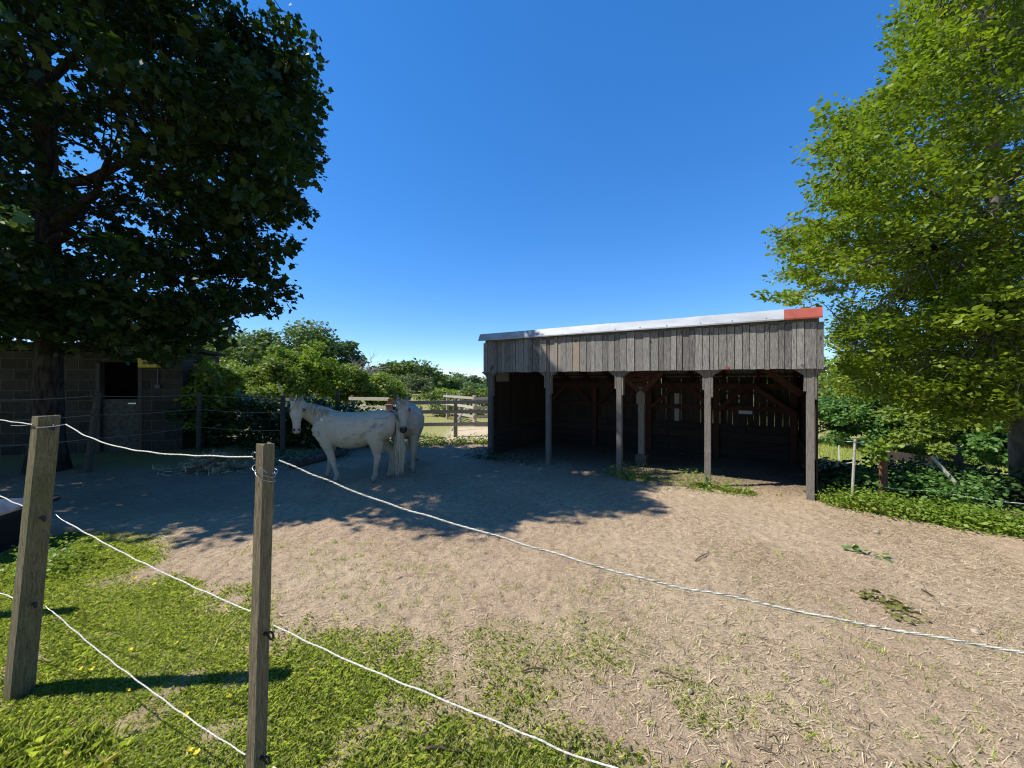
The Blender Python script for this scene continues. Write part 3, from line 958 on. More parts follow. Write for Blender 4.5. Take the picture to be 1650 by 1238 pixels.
mb = MB(); mb.box(((d0 + d1) / 2 + .22, .06, 1.1), (.16, .03, .03)); mb.build('bolt', M['steel'], dro)
# box and brush on the wall
yb = empty('yellow_box', WA + Vector((math.cos(bang), math.sin(bang), 0)) * (BL - .62) + Vector((0, 0, 1.93)), bang, 'small yellow plastic box with a black emblem high on the block wall', 'box')
mb = MB(); mb.box((0, -.075, .1), (.36, .15, .2), None, .5, .0); mb.box((0, -.155, .205), (.38, .025, .03)); mb.build('box_shell', M['yellow'], yb)
mb = MB()
for a_, b_, c_, d_ in ((0, .1, .16, .035), (.05, .12, .08, .03), (-.06, .085, .07, .02)): mb.box((a_, -.158, b_), (c_, .012, d_), Matrix.Rotation(rad(18), 3, 'Y'))
mb.build('black_emblem', M['black'], yb)
sp = empty('hand_brush', WA + Vector((math.cos(bang), math.sin(bang), 0)) * (BL - .48) + Vector((0, 0, 1.5)), bang, 'black long handled brush hanging on the block wall below the yellow box', 'brush')
mb = MB(); mb.tube([(0, -.03, .05), (.0, -.03, .40)], [.012, .009], 8); mb.build('handle', M['black'], sp)
mb = MB(); mb.box((0, -.04, 0), (.12, .06, .1), None, .5, .02); mb.build('brush_head', M['black'], sp)


# ------------------------------------------------------------------ generic round post / wires of the back fence
def stake(name, a, b, r, material, label, group, cat='fence post', square=False, tint=.5):
    a = Vector(a); b = Vector(b)
    t = empty(name, a, 0, label, cat, group)
    mb = MB()
    if square: mb.beam(Vector((0, 0, -.1)), b - a, r * 2, r * 2, tint, up=(0, 1, 0))
    else: mb.tube([(0, 0, -.1), (b - a) * .5, (b - a)], [r * 1.05, r, r * .93], 10, tint)
    s_ = mb.build('post_shaft', material, t)
    for f_ in (.42, .72, .96) if cat == 'fence post' else ():
        p = (b - a) * f_; mb = MB()
        mb.tube([(p.x, p.y - r * .9, p.z), (p.x, p.y - r - .03, p.z)], .012, 6)
        mb.build('insulator', M['black'], t)
    return t


gname = 'dark posts of the shaded wire fence'
bp = [(( -8.75, 6.15, 0), (-8.52, 6.15, 1.39), 'dark leaning post of the shaded wire fence, outermost one, before the block wall'),
      ((-7.62, 6.9, 0), (-7.42, 6.9, 1.42), 'dark leaning post of the shaded wire fence before the building door'),
      ((-7.25, 8.9, 0), (-7.23, 8.9, 1.36), 'upright dark post just past the corner of the block building'),
      ((-5.04, 8.45, 0), (-5.03, 8.45, 1.30), 'dark post beside the head of the dirty white horse'),
      ((-4.35, 9.55, 0), (-4.33, 9.55, 1.42), 'slim dark post rising behind the neck of the dirty white horse')]
for a_, b_, l_ in bp: stake('fence_post', a_, b_, .05, M['dark_post'], l_, gname)


def wire(name, pts, r, material, label, group, sag=.03):
    mb = MB()
    out = []
    for p, q_ in zip(pts[:-1], pts[1:]):
        p = Vector(p); q_ = Vector(q_)
        for i in range(8):
            t = i / 8; out.append(p.lerp(q_, t) - Vector((0, 0, sag * 4 * t * (1 - t))))
    out.append(Vector(pts[-1]))
    mb.tube(out, r, 5)
    return tag(mb.build(name, material, None, True), label, 'rope' if 'rope' in name else 'wire', group)


for f_, l_ in ((.96, 'top wire of the shaded fence before the block building'), (.72, 'middle wire of the shaded fence before the block building'), (.42, 'lowest wire of the shaded fence before the block building')):
    pts = [Vector((-11.5, 5.6, 1.36 * f_))] + [Vector(a_).lerp(Vector(b_), f_) + Vector((0, -.075, 0)) for a_, b_, _ in bp[:4]]
    wire('fence_wire', pts, .006, M['dark_wire'], l_, 'wires of the shaded fence')

# ------------------------------------------------------------------ post and rail fences beyond the horses
def rail_fence(name, a, b, posts, hs, material, pm, label, group, rw=.10, ph=1.1, kink=0):
    a = Vector(a); b = Vector(b); d = b - a; L_ = d.length
    t = empty(name, a, math.atan2(d.y, d.x), label, 'fence', group)
    for f_ in posts:
        mb = MB(); mb.tube([(L_ * f_, .05, -.1), (L_ * f_, .05, ph)], [.06, .052], 8, .5); mb.build('post', pm, t)
    for h_ in hs:
        mb = MB(); e = random.uniform(-.02, .02)
        mb.beam((0, 0, h_ + e), (L_, 0, h_ - e + kink), .035, rw, random.random()); mb.build('rail', material, t)
    return t


gf = 'post and rail fences round the sand arena'
rail_fence('rail_fence', (-3.42, 10.95, 0), (1.6, 11.5, 0), (.355, .76), (1.0, .72, .36), M['rail'], M['grey_post'], 'grey post and rail fence next to the shelter, its shaded face towards the yard', gf)
rail_fence('rail_fence', (-5.25, 12.4, 0), (-3.62, 11.35, 0), (.05,), (1.06, .80), M['rail_pale'], M['grey_post'], 'short sunlit pale rail fence behind the back of the dirty horse', gf, ph=1.15)
rail_fence('rail_fence', (-2.9, 16.3, 0), (-1.35, 13.6, 0), (.1, .55, .97), (.98, .66, .33), M['rail_pale'], M['rail_pale'], 'sunlit white rail fence running along the far side of the arena', gf, .09)
rail_fence('rail_fence', (-1.36, 13.6, 0), (1.6, 14.2, 0), (.02, .5), (.98, .66, .33), M['rail_pale'], M['rail_pale'], 'sunlit white rail fence at the arena end nearest the shelter', gf, .09)
stake('brace_stick', (-2.0, 12.3, 0), (-1.55, 12.9, .7), .03, M['rail_pale'], 'pale slanting brace propped on the arena fence', None, 'brace')
gp = empty('gate_post', (-3.53, 11.2, 0), 0, 'red brown post with a pale pink box between the two white horses', 'post')
mb = MB(); mb.box((0, 0, .5), (.15, .12, 1.2), None, .8, .012); mb.build('post_shaft', M['red_post'], gp)
M['pink'] = plain('faded_pink_box', (.50, .34, .29), .7, .2, .15, 12, .002)
mb = MB(); mb.box((-.02, -.1, .83), (.19, .09, .17), None, .5, .01); mb.box((-.02, -.1, .925), (.21, .11, .02)); mb.build('mounted_box', M['pink'], gp)
mb = MB()
for a_, b_ in (((.09, -.08, .98), (.13, -.1, .62)), ((.13, -.1, .92), (.16, -.1, .66)), ((.17, -.08, .95), (.12, -.12, .70))): mb.tube([a_, (a_[0] + .03, a_[1] - .03, (a_[2] + b_[2]) / 2), b_], [.02, .03, .015], 7)
tag(mb.build('hanging_straps', M['black'], gp, True), 'dark straps hanging beside the box')
# pale structures glimpsed behind the bramble
rail_fence('rail_fence', (-10.2, 13.2, 0), (-6.6, 12.8, 0), (.1, .5, .9), (.98,), M['rail_pale'], M['rail_pale'], 'single pale rail half hidden behind the dark bramble hedge', gf, .08, 1.0)
stake('brace_stick', (-7.0, 12.2, .6), (-7.45, 12.2, 1.6), .02, M['pale_stick'], 'thin pale stick leaning in the hazel behind the bramble hedge', None, 'stick')


# ------------------------------------------------------------------ trees
def bound(y, tab):
    a = np.array(tab, float); return np.interp(y, a[:, 0], a[:, 1])


def proj(p):
    return CX + F * p[0] / p[1], HZ - F * (p[2] - H) / p[1]


def maple():
    rng = np.random.default_rng(21)
    t = empty('maple_tree', (-8.45, 7.0, 0), 0, 'big dark maple tree with a dense drooping crown before the block building', 'tree')
    T0 = np.array((-8.45, 7.0, 0))
    loc = lambda p: np.array(p, float) - T0
    right = [(-400, 330), (-150, 430), (0, 462), (60, 508), (100, 490), (165, 520), (200, 490), (260, 508), (300, 484), (330, 508), (352, 455), (395, 492), (415, 425), (455, 472), (500, 455), (515, 385), (545, 345), (585, 292), (700, 250)]
    lowb = [(-800, 560), (0, 535), (60, 545), (110, 563), (300, 570), (330, 556), (380, 512), (480, 500), (600, 480)]
    trunk = [(-8.45, 7.0, -.1), (-8.42, 6.98, .5), (-8.38, 6.95, 1.6), (-8.3, 6.9, 3.0), (-8.15, 6.75, 5.0), (-8.05, 6.6, 7.2), (-7.95, 6.5, 9.6)]
    mb = MB(); mb.tube([loc(p) for p in trunk], [.33, .23, .19, .17, .15, .10, .05], 14); 
    mb.build('trunk', M['bark'], t, True)
    cl = []; ends = []
    tries = 0
    while len(cl) < 770 and tries < 90000:
        tries += 1
        c = np.array((rng.uniform(-15.5, -2.6), rng.uniform(3.9, 9.2), rng.uniform(1.9, 10.6)))
        e = ((c[0] + 8.7) / 6.3) ** 2 + ((c[1] - 6.4) / 2.75) ** 2 + ((c[2] - 5.7) / 4.7) ** 2
        if e > 1 or c[0] + .839 * c[2] > 2.05: continue
        if rng.random() > .16 + .85 * e ** 1.2: continue
        u, v = proj(c)
        if u > bound(v, right) - 26: continue
        if v > bound(u, lowb) - 16: continue
        if 90 < u < 230 and 210 < v < 330 and rng.random() < .65: continue
        if 40 < u < 160 and 60 < v < 150 and rng.random() < .6: continue
        d = np.array((c[0] + 8.2, c[1] - 6.7, 0.)); d /= np.linalg.norm(d) + 1e-6
        d = d + rng.normal(size=3) * .35; d[2] = rng.uniform(-.55, .15)
        rr = rng.uniform(.75, 1.2)
        cl.append((c, (.62 * rr, .40 * rr, .17 * rr), int(rng.uniform(80, 150) * rr), d * .7, frame_of(d))); ends.append(c)
    # boughs that make the ragged outline
    for u, v in ((505, 62), (520, 165), (512, 195), (505, 262), (505, 335), (470, 350), (490, 398), (470, 455), (440, 425), (462, 490), (420, 497), (378, 512), (345, 545), (300, 560), (470, 15), (485, 105), (500, 130), (490, 230), (480, 300), (440, 470), (400, 480), (265, 566), (200, 566), (90, 555), (30, 540)):
        Yd = rng.uniform(5.7, 6.8); c = np.array(P(u - 16, v + 3, Yd))
        for k_ in range(3):
            cc = c + np.array((-.25 * k_, rng.normal() * .2, -.02 + .08 * k_ + rng.normal() * .05))
            cl.append((cc, (.30, .32, .15), int(36), (.5, 0, -.15)))
        ends.append(c)
    for k_ in range(75):                               # low boughs hanging over the building
        c = np.array(P(rng.uniform(-60, 330), rng.uniform(475, 552), rng.uniform(5.8, 8.6))); u, v = proj(c)
        if v > bound(u, lowb) - 14: continue
        cl.append((c, (.55, .42, .16), 70, (rng.normal() * .5, rng.normal() * .5, -.3))); ends.append(c)
    for k_ in range(210):                              # heavy upper boughs on the shelter side
        c = np.array((rng.uniform(-5.6, -3.8), rng.uniform(7.2, 8.7), rng.uniform(5.2, 8.3))); u, v = proj(c)
        if u > bound(v, right) - 14 or not .5 < c[0] + .839 * c[2] < 2.25: continue
        cl.append((c, (.5, .45, .24), 66, None)); ends.append(c)
    cl2 = [(loc(c), *q_) for c, *q_ in cl]
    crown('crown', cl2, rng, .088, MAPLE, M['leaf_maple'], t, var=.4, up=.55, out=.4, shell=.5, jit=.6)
    # limbs
    mb = MB(); nodes = []
    for k_ in range(20):
        z0 = 2.4 + 6.3 * (k_ / 19); i = np.searchsorted([p[2] for p in trunk], z0) - 1
        a_ = np.array(trunk[i]); b_ = np.array(trunk[i + 1]); f_ = (z0 - a_[2]) / (b_[2] - a_[2]); s_ = a_ + (b_ - a_) * f_
        ang = k_ * 2.4; reach = (4.6 - 2.2 * abs(z0 - 5.5) / 4) * (1 if abs(math.cos(ang)) > .5 else .62)
        e_ = s_ + np.array((math.cos(ang) * reach, math.sin(ang) * reach * .62, .8 + .35 * (z0 - 4)))
        u, v = proj(e_)
        if u > bound(v, right) - 30: e_[0] -= (u - bound(v, right) + 40) / F * e_[1]
        pts = twig(mb, loc(s_), loc(e_), .10 - .007 * abs(k_ - 4) * .5, .02, rng, 7, 7, .035)
        nodes += [p + T0 for p in pts[1:]]
    nodes = np.array(nodes)
    for c in ends:
        d = np.linalg.norm(nodes - c, axis=1) + np.maximum(nodes[:, 2] - c[2], 0) * .8
        n_ = nodes[np.argmin(d)]
        if np.linalg.norm(n_ - c) < 2.6: twig(mb, loc(n_), loc(c), .016, .005, rng, 3, 3, .06)
    mb.build('limbs', M['bark'], t, True)


def beech():
    rng = np.random.default_rng(33)
    B0 = np.array((9.3, 6.9, 0.)); B0[2] = float(ground_z(9.3, 6.9, False))
    t = empty('beech_tree', B0, 0, 'tall sunlit beech tree with yellow green leaves overhanging the red end of the shelter', 'tree')
    loc = lambda p: np.array(p, float) - B0
    left = [(-500, 1560), (-200, 1500), (0, 1452), (30, 1440), (60, 1424), (90, 1436), (115, 1425), (150, 1398), (172, 1340), (182, 1322), (210, 1335), (235, 1304), (262, 1318), (288, 1288), (330, 1300), (368, 1238), (388, 1256), (405, 1240), (435, 1262), (468, 1216), (490, 1256), (520, 1318), (545, 1334), (600, 1338), (625, 1370), (650, 1440), (690, 1560), (720, 1640)]
    trunk = [B0 + np.array((0, 0, -.2)), (9.05, 6.8, 1.0), (8.55, 6.65, 2.2), (8.2, 6.5, 3.6), (8.0, 6.4, 5.4), (7.95, 6.4, 8.0), (7.9, 6.4, 10.2)]
    mb = MB(); mb.tube([loc(p) for p in trunk], [.24, .19, .16, .13, .10, .06, .03], 12); mb.build('trunk', M['bark_grey'], t, True)
    cl = []; ends = []; tries = 0
    while len(cl) < 1330 and tries < 300000:
        tries += 1
        c = np.array((rng.uniform(3.1, 12.5), rng.uniform(4.3, 9.0), rng.uniform(1.0, 11.2)))
        e = ((c[0] - 8.2) / 4.9) ** 2 + ((c[1] - 6.3) / 2.3) ** 2 + ((c[2] - 5.0) / 6.2) ** 2
        if e > 1 or rng.random() > .18 + .85 * e: continue
        u, v = proj(c)
        if u < bound(v, left) + 34 or v > 690: continue
        if u > 1900 and rng.random() < .6: continue
        if u < 1362 and v > 480: continue
        # keep clear of the shelter
        if c[0] < 6.1 and c[2] < 3.0 and c[1] > 4.9 and u < 1362: continue
        d = np.array((c[0] - 8.3, (c[1] - 6.4) * .8, 0.)); d /= np.linalg.norm(d) + 1e-6
        d = d + rng.normal(size=3) * .3; d[2] = rng.uniform(-.15, .40)
        rr = rng.uniform(.75, 1.25) * (.62 if u < 1440 and v > 450 else 1)
        cl.append((c, (.60 * rr, .34 * rr, .10 * rr), int(rng.uniform(120, 190) * rr), d * .9, frame_of(d))); ends.append(c)
    extra = 0
    while extra < 230:                                 # the thick lower side over the nettles
        c = np.array((rng.uniform(5.2, 9.5), rng.uniform(4.9, 8.2), rng.uniform(1.0, 4.6))); u, v = proj(c)
        if not (1405 < u < 1800 and 300 < v < 690) or (u < 1470 and v > 620): continue
        d = np.array((c[0] - 8.9, (c[1] - 6.8) * .8, .1)) + rng.normal(size=3) * .35; extra += 1
        cl.append((c, (.5, .3, .10), int(rng.uniform(110, 170)), d * .5, frame_of(d))); ends.append(c)
    for _ in range(80):                                # shaded back of the crown beyond the shelter end
        Yd = rng.uniform(7.9, 9.2); c = np.array(P(rng.uniform(1350, 1450), rng.uniform(505, 640), Yd)); d = np.array((-1, .2, -.1)) + rng.normal(size=3) * .4
        cl.append((c, (.45, .3, .14), int(rng.uniform(80, 130)), d * .5, frame_of(d))); ends.append(c)
    tips = [(1462, 6), (1445, 18), (1428, 58), (1430, 100), (1402, 148), (1395, 168), (1322, 178), (1318, 196), (1332, 215), (1303, 236), (1318, 262), (1292, 286), (1305, 300), (1280, 345), (1240, 370), (1262, 383), (1245, 404), (1222, 468), (1250, 478), (1268, 440), (1348, 530), (1350, 560), (1352, 590), (1365, 545), (1368, 575), (1370, 605), (1390, 620), (1450, 610), (1520, 600), (1480, 560), (1560, 560), (1420, 560), (1600, 580)]
    for u, v in tips:
        Yd = rng.uniform(5.2, 6.2); c0 = np.array(P(u + 8, v + 4, Yd))
        if u < 1345 and v > 480: c0 = np.array(P(u + 8, v, 4.9))
        for k_ in range(4):
            c = c0 + np.array((.17 * k_, .04 * rng.normal(), -.035 * k_ + .02 * rng.normal()))
            cl.append((c, (.15 + .03 * k_, .16, .06), 34, (-.8, 0, .15)))
        ends.append(c0)
    cl2 = [(loc(c), *q_) for c, *q_ in cl]
    crown('crown', cl2, rng, .064, OVAL, M['leaf_beech'], t, up=.95, out=.25, flat_axis=.25, shell=.55, jit=.75)
    mb = MB(); nodes = []
    for k_ in range(22):
        z0 = 1.5 + 7.2 * (k_ / 21); i = min(np.searchsorted([p[2] for p in trunk], z0) - 1, 5)
        a_ = np.array(trunk[i]); b_ = np.array(trunk[i + 1]); f_ = (z0 - a_[2]) / (b_[2] - a_[2]); s_ = a_ + (b_ - a_) * f_
        ang = math.pi + (k_ * 1.15 % 2.6 - 1.3) if k_ % 3 else k_ * 2.2
        reach = 3.7 - .28 * z0
        e_ = s_ + np.array((math.cos(ang) * reach, math.sin(ang) * reach * .5, .35 + .1 * z0))
        u, v = proj(e_)
        if u < bound(v, left) + 30: e_[0] += (bound(v, left) + 40 - u) / F * e_[1]
        pts = twig(mb, loc(s_), loc(e_), .055, .012, rng, 6, 7, .03); nodes += [p + B0 for p in pts[1:]]
    nodes = np.array(nodes)
    for c in ends:
        d = np.linalg.norm(nodes - c, axis=1); n_ = nodes[np.argmin(d)]
        if np.linalg.norm(n_ - c) < 2.2: twig(mb, loc(n_), loc(c), .011, .004, rng, 3, 3, .05)
    # long bare bough seen against the dark
    twig(mb, loc(P(1700, 590, 6.0)), loc(P(1578, 567, 5.6)), .035, .014, rng, 7, 5, .02)
    mb.build('limbs', M['bark_grey'], t, True)


def tree(name, base, h, w, material, label, seed, n=60, per=150, lsize=.2, trunk_h=.25, depth=None, tm=RHOMB, squash=1., group=None, cat='tree', low=.12, bark='bark_far', lump=.24):
    """round-headed tree or shrub: lobes of leaf clumps over an uneven dome"""
    rng = np.random.default_rng(seed)
    base = Vector((base[0], base[1], float(ground_z(base[0], base[1], False)) - .05))
    t = empty(name, base, 0, label, cat, group)
    dp = depth or w
    zc = h * (trunk_h + 1) / 2; rz = h * (1 - trunk_h) / 2
    lob = []
    for k_ in range(7):
        a_ = k_ * 2.4 + rng.random(); lob.append((math.cos(a_) * w * .22, math.sin(a_) * dp * .22, zc + rng.uniform(-.35, .35) * rz, rng.uniform(.6, .85)))
    cl = []; ends = []
    while len(cl) < n:
        l_ = lob[rng.integers(7)]; d = rng.normal(size=3); d /= np.linalg.norm(d)
        if d[2] < -.75: continue
        q_ = rng.uniform(.62, 1.0) * l_[3]
        c = np.array((l_[0] + d[0] * w * .5 * q_, l_[1] + d[1] * dp * .5 * q_, l_[2] + d[2] * rz * q_ * squash))
        if c[2] < h * low: c[2] = h * low + rng.random() * h * .1
        rr = lump * .5 * w * rng.uniform(.55, 1.2)
        cl.append((c, (rr, rr, rr * .72), int(per * rng.uniform(.6, 1.3)), None)); ends.append(c)
    crown('crown', cl, rng, lsize, tm, material, t, up=.5, out=.8, shell=.40)
    mb = MB()
    mb.tube([(0, 0, -.3), (.02 * w, 0, h * .3), (0, .02 * w, h * .62)], [max(.03, h * .026), max(.02, h * .02), .01 * h], 7)
    for c in ends[::2]:
        s_ = np.array((0, 0, min(h * .6, max(.1, c[2] * .6)))); twig(mb, s_, c, max(.008, h * .006), .006, rng, 3, 3, .05)
    mb.build('trunk', M[bark], t, True)
    return t


def at(px, Y): return ((px - CX) / F * Y, Y)


def hgt(py, Y): return H - (py - HZ) / F * Y


maple(); beech()

gb = 'trees and bushes beyond the yard'
# far trees
tree('oak_tree', at(425, 36), hgt(512, 36), 11.5, M['leaf_oak'], 'broad rounded oak rising behind the hazel bushes beside the maple crown', 101, 90, 150, .34, .1, group=gb, lump=.26)
tree('oak_tree', at(538, 42), hgt(540, 42), 5.6, M['leaf_far'], 'smaller round headed tree standing alone beyond the hazel', 102, 60, 130, .34, .1, group=gb, lump=.3)
tree('oak_tree', at(662, 48), hgt(584, 48), 8.5, M['leaf_oak'], 'dark domed oak behind the pale willow', 103, 80, 130, .38, .05, group=gb, lump=.25)
tree('oak_tree', at(706, 52), hgt(606, 52), 6.5, M['leaf_oak'], 'lower dark oak sloping down next to the domed oak', 104, 50, 120, .38, .05, group=gb)
tree('willow_tree', at(650, 27), hgt(603, 27), 3.6, M['leaf_willow'], 'pale grey green willow bush in front of the domed oak', 105, 50, 170, .20, .05, tm=SLIM, group=gb)
for i, (px, py, Y, w, m_, l_) in enumerate([
        (740, 618, 62, 7, 'leaf_far', 'hazy grey green tree far off nearest the domed oak'),
        (775, 624, 66, 7, 'leaf_far', 'hazy far tree partly hidden by the shelter edge'),
        (715, 628, 34, 3.0, 'leaf_bright', 'bright lime shrub above the rails next to the willow'),
        (748, 632, 36, 3.0, 'leaf_hazel', 'mid green rounded shrub between two lime shrubs'),
        (772, 627, 30, 3.0, 'leaf_bright', 'bright lime shrub above the rails against the shelter edge')]):
    tree('distant_tree' if Y > 60 else 'green_shrub', at(px, Y), hgt(py, Y), w, M[m_], l_, 110 + i, 46, 110, .3 if Y > 50 else .18, .02, group=gb, cat='tree' if Y > 60 else 'shrub')
# mid distance shrubs left of the horses
for i, (px, py, Y, w, m_, l_) in enumerate([
        (372, 566, 15, 2.7, 'leaf_hazel', 'leafy hazel bush half under the maple boughs'),
        (430, 572, 14, 2.8, 'leaf_hazel', 'wide hazel bush between the lime topped bush and the maple'),
        (492, 553, 15.5, 2.6, 'leaf_bright', 'tall hazel bush with a bright lime top above the dirty horse'),
        (545, 583, 17, 2.6, 'leaf_hazel', 'rounded dark green bush behind the back of the dirty horse'),
        (590, 588, 18, 2.8, 'leaf_hazel', 'spreading green bush above the pale rail fence'),
        (622, 604, 20, 1.8, 'leaf_bright', 'small lime bush beside the red brown fence post'),
        (328, 566, 9.55, 1.55, 'leaf_hazel', 'dark bush in shade at the end of the block wall')]):
    tree('hazel_bush', at(px, Y), hgt(py, Y), w, M[m_], l_, 130 + i, 60, 190, .105, .05, tm=OVAL, group=gb, cat='bush', low=.08, lump=.27)
for i, (px, py, Y, w) in enumerate([(515, 640, 10.6, 1.3), (570, 655, 11.5, 1.0)]):
    tree('leafy_plant', at(px, Y), hgt(py, Y), w, M['leaf_bright'], ('tall bright leafy plant behind the neck of the dirty horse', 'low leafy plant before the pale rail fence')[i], 150 + i, 30, 90, .11, .0, tm=OVAL, group='leafy plants by the fences', cat='plant', lump=.32)
# left oak inferred from shade; three behind the camera added to block sky light
for i, (x_, y_, h_, w_) in enumerate([(-16.5, 9.5, 9, 7.5), (-7, -9.5, 11, 9), (1.5, -10.5, 12, 10), (9.5, -9, 11, 9)]):
    tree('oak_tree', (x_, y_), h_, w_, M['leaf_oak'], ['big oak outside the photo past the block building', 'unseen oak added behind the camera to block sky light, trough side', 'tallest unseen oak added straight behind the camera to block sky light', 'unseen oak added behind the camera to block sky light, beech side'][i], 400 + i, 90, 190, .32, .12, group=gb, lump=.3)
# bare dead tree
dt = empty('dead_tree', at(592, 30) + (0,), 0, 'leafless grey dead tree between the round tree and the domed oak', 'tree')
mb = MB(); rng = np.random.default_rng(5); hd = hgt(576, 30)
mb.tube([(0, 0, -.2), (.05, 0, 1.5), (0, .05, 2.6)], [.12, .09, .06], 6)
tr_o = mb.build('trunk', M['rail'], dt)
mb = MB()
for k_ in range(26):
    a_ = rng.uniform(0, 6.28); s_ = np.array((0, 0, rng.uniform(.9, 2.5))); e_ = s_ + np.array((math.cos(a_) * rng.uniform(.7, 1.8), math.sin(a_) * .9, rng.uniform(.3, 1.4)))
    pts = twig(mb, s_, e_, .035, .012, rng, 4, 5, .05)
    for j in range(5): twig(mb, pts[1 + j % 4], pts[1 + j % 4] + rng.normal(size=3) * .3 + np.array((0, 0, .35)), .012, .006, rng, 3, 3, .08)
mb.build('branches', M['rail'], dt)


# dark bramble hedge in the shade
def hedge(name, pts, h, wid, material, label, seed, n, per, lsize, cat='hedge', tm=OVAL, kind=None, up=.4):
    rng = np.random.default_rng(seed); cl = []
    pts = [np.array(p, float) for p in pts]
    for i in range(n):
        k_ = rng.integers(len(pts) - 1); f_ = rng.random(); b_ = pts[k_] * (1 - f_) + pts[k_ + 1] * f_
        z = h * rng.random() ** .7 * (.7 + .5 * vnoise(b_[0] * 1.7, b_[1] * 1.7, seed)); rr = rng.uniform(.18, .34)
        c = np.array((b_[0] + rng.normal() * wid * .5, b_[1] + rng.normal() * wid * .5, 0.)); c[2] = float(ground_z(c[0], c[1], False)) + max(.05, z - .1)
        cl.append((c, (rr, rr, rr * .8), per, None))
    o = crown(name, cl, rng, lsize, tm, material, None, up=up, out=.8)
    return tag(o, label, cat, kind=kind)


hedge('bramble_hedge', [(-7.6, 9.75), (-6.2, 9.7), (-4.6, 9.5), (-3.2, 9.9)], 1.15, .5, M['leaf_bramble'], 'dark shaded bramble hedge behind the wire fence and the dirty horse', 201, 190, 95, .085)
hedge('shrub_hedge', [(-3.6, 17.6), (0, 17.0), (4.5, 17.2)], 1.25, .7, M['leaf_oak'], 'dark clipped hedge behind the far arena rails', 202, 200, 60, .11, up=.6)
# far wood that closes the horizon
for i, (pts, h_, l_) in enumerate([([(-95, 70), (-50, 90), (-10, 100), (30, 100)], 2.4, 'far line of woodland closing the view behind the yard'), ([(18, 42), (34, 34), (60, 22)], 7, 'dense dark woodland behind the pasture bushes')]):
    rng = np.random.default_rng(300 + i); cl = []
    for k_ in range(430 if i == 0 else 330):
        s_ = rng.integers(len(pts) - 1); f_ = rng.random(); x_ = pts[s_][0] * (1 - f_) + pts[s_ + 1][0] * f_; y_ = pts[s_][1] * (1 - f_) + pts[s_ + 1][1] * f_ + rng.normal() * 2
        rr = rng.uniform(.9, 2.0)
        cl.append((np.array((x_, y_, float(ground_z(x_, y_, False)) + h_ * rng.random() * (.6 + .5 * vnoise(x_ * .15, y_ * .15, i)))), (rr, rr, rr * .8), 60, None))
    tag(crown('woodland', cl, rng, .6 if i == 0 else .42, RHOMB, M['leaf_far'] if i == 0 else M['leaf_bush'], None, up=.5, out=.8), l_, 'woodland', kind='stuff')
# bushes beyond the pasture
for i, (px, py, Y, w, h0, m_, l_) in enumerate([
        (1352, 628, 20, 3.6, 718, 'leaf_bush', 'round green bush right beside the corner post of the shelter'),
        (1425, 622, 19, 3.4, 716, 'leaf_bush', 'green bush beyond the pasture between two rounder bushes'),
        (1500, 640, 17, 3.2, 720, 'leaf_hazel', 'lighter green bush beyond the slanting rail'),
        (1560, 640, 18, 3.6, 720, 'leaf_bush', 'bush under the low beech boughs by the leaning stick'),
        (1640, 660, 15, 2.6, 720, 'leaf_bush', 'isolated bush lit in the dark gap beside the beech trunk'),
        (1395, 585, 26, 5.0, 700, 'leaf_oak', 'taller dark tree peering over the pasture bushes beside the shelter'),
        (1480, 575, 28, 6.0, 700, 'leaf_oak', 'wide dark tree behind the pasture bushes under the beech'),
        (1590, 570, 26, 6.0, 700, 'leaf_oak', 'dark tree behind the beech trunk')]):
    x_, y_ = at(px, Y); zb = float(ground_z(x_, y_, False))
    tree('pasture_bush' if i < 5 else 'woodland_tree', (x_, y_), hgt(py, Y) - zb, w, M[m_], l_, 170 + i, 64, 170, .15 if i < 5 else .26, .03, tm=OVAL, group=gb, cat='bush' if i < 5 else 'tree', low=.06, lump=.26)

# ------------------------------------------------------------------ right hand boundary: weeds, stakes, rail
hedge('nettle_bank', [(5.15, 6.1), (6.3, 5.6), (7.6, 4.9), (8.6, 4.5)], .48, .5, M['leaf_bramble'], 'dark nettles and brambles in the beech shade along the boundary', 210, 220, 90, .062, 'nettles', kind='stuff')
hedge('nettle_bank', [(4.75, 5.75), (5.4, 5.35), (6.1, 4.9)], .55, .28, M['leaf_bush'], 'tall nettles growing round the rusty post and the pale stake', 211, 60, 66, .055, 'nettles', kind='stuff')
hedge('weeds', [(4.35, 5.12), (4.75, 4.72), (5.15, 4.35), (5.55, 4.1)], .13, .20, M['leaf_weed'], 'bright low weeds edging the bare earth beyond the shelter corner', 212, 200, 56, .036, 'weeds', kind='stuff', up=.9)
hedge('weeds', [(3.05, 5.85), (2.55, 6.15), (3.4, 5.6)], .07, .14, M['leaf_weed'], 'flat green weeds at the foot of a middle shelter post', 213, 34, 40, .035, 'weeds', kind='stuff', up=1.2)
hedge('weeds', [(1.75, 6.7), (2.1, 6.45), (2.35, 6.35)], .10, .12, M['leaf_weed'], 'green weeds on the edge of the maple shadow before the shelter', 214, 30, 40, .035, 'weeds', kind='stuff', up=1.2)
hedge('weeds', [(-.75, 8.15), (-.4, 8.0), (.5, 7.65)], .12, .14, M['leaf_bramble'], 'shaded weeds at the far front corner of the shelter', 215, 34, 40, .04, 'weeds', kind='stuff', up=1)
hedge('weeds', [(-2.6, 9.75), (-1.5, 9.9), (-.6, 9.95)], .22, .12, M['leaf_hazel'], 'ragged weeds and turf along the edge of the sand arena', 216, 60, 46, .05, 'weeds', kind='stuff', up=.9)
hedge('weeds', [(-4.5, 7.6), (-3.6, 8.3), (-6.2, 8.2)], .12, .3, M['leaf_bramble'], 'patchy shaded weeds under the wire fence', 217, 60, 36, .04, 'weeds', kind='stuff', up=1)
